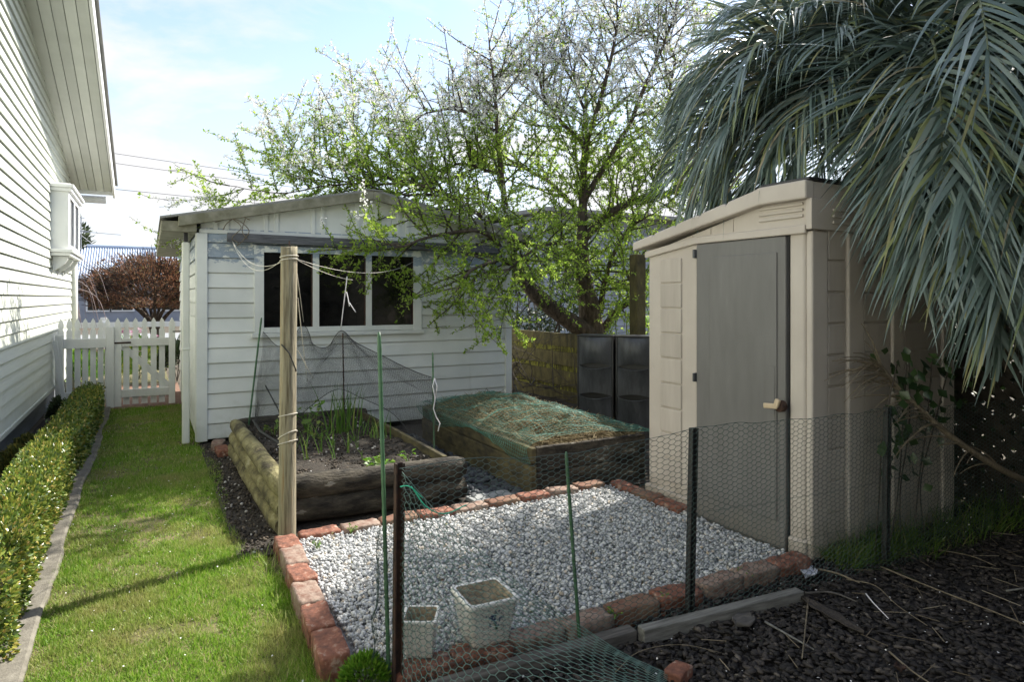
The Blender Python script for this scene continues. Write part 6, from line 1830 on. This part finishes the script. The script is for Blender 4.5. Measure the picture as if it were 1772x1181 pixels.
# ------------------------------------------------------------------ shrubs behind the lattice and the plank fence, plus an unseen leaf mass added for shade
def bush(name, x0, x1, y0, y1, z0, z1, n, L, mat, label, cat='shrub', clump=2.0, thr=-0.25, top=None, shade_wing=None):
    t = thing(name, ((x0 + x1) / 2, (y0 + y1) / 2, 0), label, cat)
    P = np.stack([rng.uniform(x0, x1, n), rng.uniform(y0, y1, n), z0 + (z1 - z0) * rng.uniform(0, 1, n)], 1)
    c = np.array([(x0 + x1) / 2, (y0 + y1) / 2, z0 + (z1 - z0) * 0.45]); h = np.array([(x1 - x0) / 2, (y1 - y0) / 2, (z1 - z0) * 0.56])
    e = (np.abs((P - c) / h) ** 7.0).sum(1)
    f = vn(P[:, 0] * clump, P[:, 1] * clump, P[:, 2] * clump, 210) + 0.5 * vn(P[:, 0] * clump * 2.6, P[:, 1] * clump * 2.6, P[:, 2] * clump * 2.6, 211)
    keep_ = (e + 0.35 * f < 1.0) & (f > thr)
    if shade_wing is not None:  # extra leaf block out of view, there only to cast shade
        n2 = int(n * 0.7)
        Q = np.stack([rng.uniform(shade_wing[0], shade_wing[1], n2), rng.uniform(shade_wing[2], shade_wing[3], n2), rng.uniform(0.0, shade_wing[4], n2)], 1)
        P = np.concatenate([P[keep_], Q])
    else:
        P = P[keep_]
    if top is not None: P = P[P[:, 2] < top(P[:, 1]) + 0.3 * vn(P[:, 0] * 2, P[:, 1] * 2, 0, 212)]
    V, F = leaves(P, rng.normal(size=P.shape) + np.array([[0, 0, 0.1]]), rng.uniform(0.6, 1.25, len(P)) * L, rng.uniform(0.35, 0.6, len(P)) * L)
    raw('foliage', V, F, mat, t)
    mb = MB()
    for k in range(9):
        bx, by = random.uniform(x0 + 0.3 * (x1 - x0), x1 - 0.3 * (x1 - x0)), random.uniform(y0 + .2 * (y1 - y0), y1 - .2 * (y1 - y0))
        mb.tube(catmull([(bx, by, -0.05), (bx + random.gauss(0, .1), by + random.gauss(0, .1), (z0 + z1) / 2), (bx + random.gauss(0, .25), by + random.gauss(0, .25), z1 * 0.9)], 5), np.linspace(0.03, 0.006, 11), 5)
    mb.build('stem', M['twig'], t)
    return t
bush('evergreen_shrub', 5.06, 6.6, -5.5, 4.4, -0.3, 4.6, 110000, 0.10, M['shrubdark'], 'dense dark evergreen behind the lattice fence with an unseen part added behind the camera for shade', thr=-0.5, top=lambda y: np.where(y > 1.2, 3.5 - 0.35 * (y - 1.2), 4.6), shade_wing=(1.2, 6.0, -3.6, -2.0, 5.0))  # unseen tall stretch and block behind camera added to keep skylight off the shed
bush('evergreen_shrub', 5.3, 6.6, 8.4, 11.5, 0.0, 1.75, 7000, 0.08, M['shrubdark'], 'dark evergreen shrub behind the mossy plank fence', thr=-0.1)
# bare twigs and dead brush in the gap beside the shed
bt = thing('brush_pile', (4.4, 7.4, 0), 'tangle of bare dead branches heaped in the gap beside the garden shed', 'brush pile')
mb = MB()
for k in range(46):
    b = np.array([random.uniform(3.95, 4.85), random.uniform(6.5, 8.6), random.uniform(0.0, 0.35)])
    d = np.array([random.gauss(0.1, 0.6), random.gauss(0, 0.6), random.uniform(0.0, 0.55)]); d /= np.linalg.norm(d); L = random.uniform(0.5, 1.2); q = [b]
    for j in range(6):
        d = d + np.array([random.gauss(0, .14), random.gauss(0, .14), random.gauss(0, .10)]); d /= np.linalg.norm(d); q.append(q[-1] + d * L / 6)
    q = np.array(q); q[:, 0] = np.clip(q[:, 0], 3.85, 4.93); q[:, 2] = np.maximum(q[:, 2], 0.02)
    mb.tube(q, np.linspace(random.uniform(0.005, 0.014), 0.002, 7), 5)
mb.build('branches', M['twig'], bt)
bt = thing('bare_climber', (4.3, 8.2, 0), 'bare wiry climber stems arching at the right corner of the garden shed', 'climber')
mb = MB()
for k in range(60):
    b = np.array([random.uniform(3.95, 4.9), random.uniform(7.6, 9.2), random.uniform(0.1, 1.0)])
    d = np.array([random.gauss(0.0, 0.5), random.gauss(-0.2, 0.5), random.uniform(0.4, 1.0)]); q = [b]; L = random.uniform(0.4, 1.1)
    for j in range(8):
        d = d + np.array([random.gauss(0, .22), random.gauss(0, .22), random.gauss(-0.16, .12)]); d /= np.linalg.norm(d); q.append(q[-1] + d * L / 8)
    q = np.array(q); q[:, 0] = np.maximum(q[:, 0], 3.85); q[:, 2] = np.maximum(q[:, 2], 0.02)
    mb.tube(q, np.linspace(0.005, 0.0015, 9), 4)
mb.build('stems', M['twig'], bt)
# broad leaved plant by the tall post
bl = thing('broadleaf_plant', (5.55, 6.75, 0), 'broad bright green leaves showing above the black planters', 'plant')
P = np.array([5.55, 6.75, 1.10]) + rng.normal(0, 0.09, (16, 3)); D = np.stack([rng.normal(0, 1, 16), rng.normal(-0.5, .6, 16), rng.uniform(0.1, 0.9, 16)], 1)
V, F = leaves(P, D, rng.uniform(0.16, 0.28, 16), rng.uniform(0.09, 0.15, 16), fold=0.12, up=np.array([[0, 0, 1.0]])); raw('foliage', V, F, M['bigleaf'], bl)
mb = MB()
for k in range(6): mb.tube([(5.55, 6.75, 0), P[k] - (0, 0, 0.3), P[k]], 0.008, 5)
mb.build('stem', M['onion'], bl)
# short dark garden tool handle / stake and stones by the straw bed
mb = MB(); mb.tube([(3.72, 6.35, 0.0), (3.62, 6.45, 0.42)], 0.009, 6)
tag(mb.build('short_stake', M['steel'], smooth=True), 'short dark stake leaning behind the straw bed', 'stake')
brick(3.95, 6.55, 0.06, 0.20, 0.13, 0.11, rad(25), M['brickpale'], 'brick lying in shade in front of the mossy plank fence', None, 120)

# ------------------------------------------------------------------ neighbouring grey house behind the plum tree
nh = thing('grey_house', (10.5, 16, 0), 'tall blue grey weatherboard house behind the plum tree', 'house')
mb = MB()
NX0, NX1, NY = 8.5, 12.6, 13.4
boards(mb, 0.2, 3.5, 0.16, lambda a, b: [(NX0, NX1, NX0, NX1)], lambda u, n, z: (u, NY - n, z), out=0.025)
boards(mb, 0.2, 3.5, 0.16, lambda a, b: [(NY, NY + 7, NY, NY + 7)], lambda u, n, z: (NX0 - n, u, z), out=0.025)
mb.box(NX0 + 0.02, NX1, NY + 0.02, NY + 7, 0, 3.5)
mb.build('wall', M['greyhouse'], nh)
mb = MB()
mb.prism([(NY - 0.4, 3.45), (NY + 3.5, 3.62), (NY + 7.4, 3.45), (NY + 7.4, 3.55), (NY + 3.5, 3.72), (NY - 0.4, 3.55)], 0, NX0 - 0.3, NX1 + 0.3)
mb.build('roof', M['roofgrey'], nh)
mb = MB()
wx0 = 8.75
mb.box(wx0, wx0 + 0.9, NY - 0.07, NY - 0.026, 1.72, 1.80); mb.box(wx0, wx0 + 0.9, NY - 0.07, NY - 0.026, 2.8, 2.88)
mb.box(wx0, wx0 + 0.08, NY - 0.068, NY - 0.026, 1.801, 2.799); mb.box(wx0 + 0.82, wx0 + 0.9, NY - 0.068, NY - 0.026, 1.801, 2.799); mb.box(wx0 + 0.42, wx0 + 0.48, NY - 0.066, NY - 0.026, 1.801, 2.799)
nw = mb.build('window', M['trim'], nh)
mb = MB(); mb.box(wx0 + 0.08, wx0 + 0.82, NY - 0.045, NY - 0.030, 1.80, 2.80); mb.build('pane', M['glass'], nw)

# ------------------------------------------------------------------ street side, seen over the gate
fh = thing('iron_roofed_house', (-3, 43, 0), 'distant low house with pale blue corrugated iron roof', 'house')
mb = MB()
nrib = 110; xa, xb = -4.6, 8.0
V = []; F = []
xs_ = np.linspace(xa, xb, nrib * 4 + 1)
for x in xs_:
    c = 0.035 * math.cos((x - xa) / (xb - xa) * nrib * 2 * math.pi)
    l = max(0.0, min(1.0, (x - xa) / 1.8))            # hip at the left end
    V += [(x - 0.0, 37.6, 2.35 + c), (x, 37.6 + 2.8 * 1.0 * l, 2.35 + 1.72 * l + c)]
F = [(2 * i, 2 * i + 2, 2 * i + 3, 2 * i + 1) for i in range(len(xs_) - 1)]
mb.add(V, F)
mb.build('roof', M['ironroof'], fh)
mb = MB(); mb.add([(-2.8, 40.4, 4.07), (8, 40.4, 4.07), (8, 43.2, 2.35), (-4.6, 43.2, 2.35), (-4.6, 37.6, 2.35)], [(0, 1, 2, 3), (0, 3, 4)]); mb.build('rear_roof', M['ironroof'], fh)
mb = MB(); mb.tube([(-2.8, 40.4, 4.10), (8, 40.4, 4.10)], 0.09, 8); mb.build('ridge_cap', M['ironroof'], fh)
mb = MB(); mb.lathe([(0.14, 0), (0.14, 0.12), (0.06, 0.16), (0.10, 0.30), (0.11, 0.42), (0.05, 0.55), (0.02, 0.78)], (1.35, 40.4, 4.12), 10); mb.build('finial', M['ironroof'], fh, smooth=True)
mb = MB(); mb.box(-4.2, 7.8, 38.1, 43.0, -0.03, 2.4); mb.build('wall', M['farwall'], fh)
for x in (-2.6, -1.6, 0.6, 2.2):
    mb = MB(); mb.box(x - 0.08, x + 0.98, 38.03, 38.095, 0.72, 2.0); f_ = mb.build('window', M['trim'], fh)
    mb = MB(); mb.box(x, x + 0.43, 38.0, 38.028, 0.8, 1.92); mb.box(x + 0.47, x + 0.9, 38.0, 38.028, 0.8, 1.92); mb.build('pane', M['glass'], f_)
at = thing('tv_antenna', (-3.1, 41.0, 3.3), 'thin television antenna above the distant iron roof', 'antenna')
mb = MB(); mb.tube([(-3.1, 41.0, 3.0), (-3.1, 41.0, 5.75)], 0.03, 6); mb.tube([(-3.1, 41.0, 4.7), (-2.3, 41.0, 4.0)], 0.02, 5); mb.build('mast', M['metal'], at)
mb = MB()
for z, a, b in ((5.65, -0.9, 0.15), (5.35, -0.55, 0.1), (4.85, -0.7, 1.8), (4.95, -0.9, 0.4)):
    mb.tube([(-3.1 + a, 41.0, z + 0.08), (-3.1 + b, 41.0, z - 0.05)], 0.018, 5)
for k in range(5): mb.tube([(-3.6 + 0.3 * k, 40.6, 4.88), (-3.6 + 0.3 * k, 41.4, 4.86)], 0.012, 4)
mb.build('element', M['metal'], at)

def canopy(name, c, R, H, n, L, mat, label, trunk_r, trunk_top, limbs=7, flat=0.6, twigs=0, clump=1.2, thr=-0.2, group=None):
    t = thing(name, (c[0], c[1], 0), label, 'tree', group)
    D = norm(rng.normal(size=(n, 3)))
    rr = rng.uniform(0.25, 1.0, n) ** 0.45
    f = vn(D[:, 0] * 2.6 + c[0], D[:, 1] * 2.6, D[:, 2] * 2.6, 220)
    P = np.array([c[0], c[1], c[2]]) + D * np.array([R, R, H]) * (rr * (1 + 0.22 * f))[:, None]
    g = vn(P[:, 0] * clump, P[:, 1] * clump, P[:, 2] * clump, 221) + 0.5 * vn(P[:, 0] * clump * 2.5, P[:, 1] * clump * 2.5, P[:, 2] * clump * 2.5, 222)
    P = P[g > thr]
    P = P[P[:, 2] > c[2] - H * flat]
    dd = P - np.array([c[0], c[1], c[2] - H]); dd = norm(dd) + rng.normal(0, 0.4, P.shape)
    V, F = leaves(P, dd, rng.uniform(0.6, 1.3, len(P)) * L, rng.uniform(0.3, 0.5, len(P)) * L)
    raw('crown', V, F, mat, t)
    mb = MB()
    base = np.array([c[0], c[1], -0.05])
    for k in range(limbs):
        a = k * 2 * math.pi / limbs + random.random()
        e = np.array([c[0] + R * 0.75 * math.cos(a), c[1] + R * 0.75 * math.sin(a), c[2] + H * random.uniform(-0.1, 0.6)])
        mid = np.array([c[0] + R * 0.22 * math.cos(a), c[1] + R * 0.22 * math.sin(a), trunk_top + 0.3 * (c[2] - trunk_top)])
        mb.tube(catmull([base + (0.05 * math.cos(a), 0.05 * math.sin(a), 0), (c[0] + 0.07 * math.cos(a), c[1] + 0.07 * math.sin(a), trunk_top * 0.7), mid, e], 5), np.linspace(trunk_r, trunk_r * 0.15, 16), 6)
    mb.build('trunk', M['bark'], t, smooth=True)
    if twigs:
        Pk = P[rng.integers(0, len(P), twigs)]; o_ = norm(Pk - np.array([c[0], c[1], c[2] - H * 0.8]))
        V, F = segs(Pk - o_ * 0.22, Pk + o_ * rng.uniform(0.08, 0.30, (twigs, 1)), 0.006)
        raw('twigs', V, F, M['twig'], t)
    return t
canopy('rust_leaved_tree', (0.15, 20.2, 1.72), 1.75, 0.82, 30000, 0.075, M['rustleaf'], 'spreading tree with rust brown spring leaves beyond the picket gate', 0.10, 0.75, limbs=9, flat=0.72, twigs=4200, thr=-0.5)
canopy('evergreen_tree', (-9.2, 72, 6.6), 4.2, 3.0, 9000, 0.55, M['fargreen'], 'dark round topped evergreen far behind the iron roof', 0.35, 2.0, clump=0.5, flat=0.9)
wt = thing('weeping_shrub', (-2.05, 17.0, 0), 'bare pinkish weeping shrub beside the house corner', 'shrub')
mb = MB()
mb.tube([(-2.05, 17, 0), (-2.0, 17, 1.1)], [0.06, 0.04], 6)
M['pinktwig'] = pm('pink grey twigs', (0.22, 0.17, 0.16), (0.36, 0.29, 0.28), 10, 0.9, 0)
for k in range(110):
    a = random.uniform(0, 6.3); R_ = random.uniform(0.4, 1.3); h_ = random.uniform(1.5, 2.5)
    mb.tube(catmull([(-2.0, 17, 1.0), (-2.0 + 0.35 * R_ * math.cos(a), 17 + 0.35 * R_ * math.sin(a), h_), (-2.0 + 0.8 * R_ * math.cos(a), 17 + 0.8 * R_ * math.sin(a), h_ * 0.92), (-2.0 + R_ * math.cos(a), 17 + R_ * math.sin(a), h_ * random.uniform(0.35, 0.75))], 4), np.linspace(0.012, 0.004, 13), 4)
mb.build('branches', M['pinktwig'], wt)
# front garden: flowering bushes behind the pickets, low white rail fence
def fbush(c, r, h, n, label, fl=0, mat='fargreen'):
    t = tuftball('flowering_bush', c, r, n, 0.09, M[mat], label, 'bush', squash=h / r * 0.6, group='bushes in the front garden')
    if fl:
        D = norm(rng.normal(size=(fl, 3))); D[:, 2] = np.abs(D[:, 2])
        P = np.array(c) + D * np.array([r, r, h * 0.62]) * 1.02 + np.array([0, 0, h * 0.4])
        V, F = leaves(P, rng.normal(size=P.shape), 0.07, 0.06); raw('blossom', V, F, M['flower'], t)
    return t
fbush((-0.92, 11.6, 0), 0.30, 0.75, 900, 'sunny yellow green bush behind the left picket panel', mat='brightshrub')
fbush((-0.55, 12.2, 0), 0.36, 0.70, 900, 'leafy bush behind the white gate post', mat='seedling')
fbush((-0.15, 13.0, 0), 0.45, 0.80, 1100, 'pink flowering bush behind the picket gate', 90, mat='seedling')
fbush((-1.35, 13.6, 0), 0.55, 0.90, 1200, 'dark bush behind the left picket panel')
fbush((0.42, 12.4, 0), 0.32, 0.85, 1200, 'dark evergreen bush behind the right gate stile', mat='shrubdark')
fbush((-0.35, 15.0, 0), 0.5, 0.75, 900, 'further pink flowering bush before the rail fence', 60, mat='brightshrub')
rf = thing('rail_fence', (-1.5, 17.6, 0), 'low white rail fence along the street beyond the garden', 'fence')
mb = MB(); mb.box(-7, 3.5, 17.58, 17.62, 0.72, 0.84); mb.box(-7, 3.5, 17.58, 17.62, 0.3, 0.40); mb.build('rail', M['trim'], rf)
for x in (-6.5, -4.5, -2.5, -0.9, 1.0, 3.2):
    mb = MB(); mb.box(x - 0.06, x + 0.06, 17.621, 17.72, -0.03, 0.95); mb.build('fence_post', M['trim'], rf)
ground(sheet('road', -60, 60, 22.5, 30, -0.02, M['slab']), 'pale street beyond the front garden')
# overhead lines: poles stand outside the view
def wire(a, b, sag, label):
    mb = MB(); mb.tube(sagline(a, b, sag, 30), 0.010, 5)
    return tag(mb.build('overhead_cable', M['cable'], smooth=True), label, 'cable', 'overhead power lines')
wire((-14, 30, 8.1), (14, 30, 6.3), 0.2, 'highest overhead cable crossing the sky over the gate')
wire((-14, 30.6, 7.85), (14, 30.6, 6.1), 0.25, 'middle overhead cable just below the highest one')
wire((-14, 28, 6.0), (14, 28, 5.0), 0.15, 'lowest overhead cable, just above the shed eave')
# dry vine stems hanging over the left end of the beam
vn_ = thing('dry_vine', (0.75, 6.78, 1.9), 'dry bare vine stems hanging over the left end of the beam', 'vine')
mb = MB()
for pts in ([(0.55, 6.80, 2.12), (0.72, 6.78, 2.16), (0.85, 6.79, 2.06), (0.80, 6.79, 1.96), (0.74, 6.79, 1.90)], [(0.70, 6.80, 2.17), (0.78, 6.78, 2.08), (0.70, 6.79, 1.98), (0.76, 6.79, 1.93)],
            [(0.62, 6.80, 2.05), (0.66, 6.79, 2.12), (0.76, 6.79, 2.19), (0.86, 6.79, 2.16)], [(0.82, 6.80, 2.17), (0.79, 6.79, 2.05), (0.84, 6.79, 1.97)]):
    mb.tube(catmull(pts, 6), 0.004, 4)
mb.build('stems', M['drystick'], vn_)
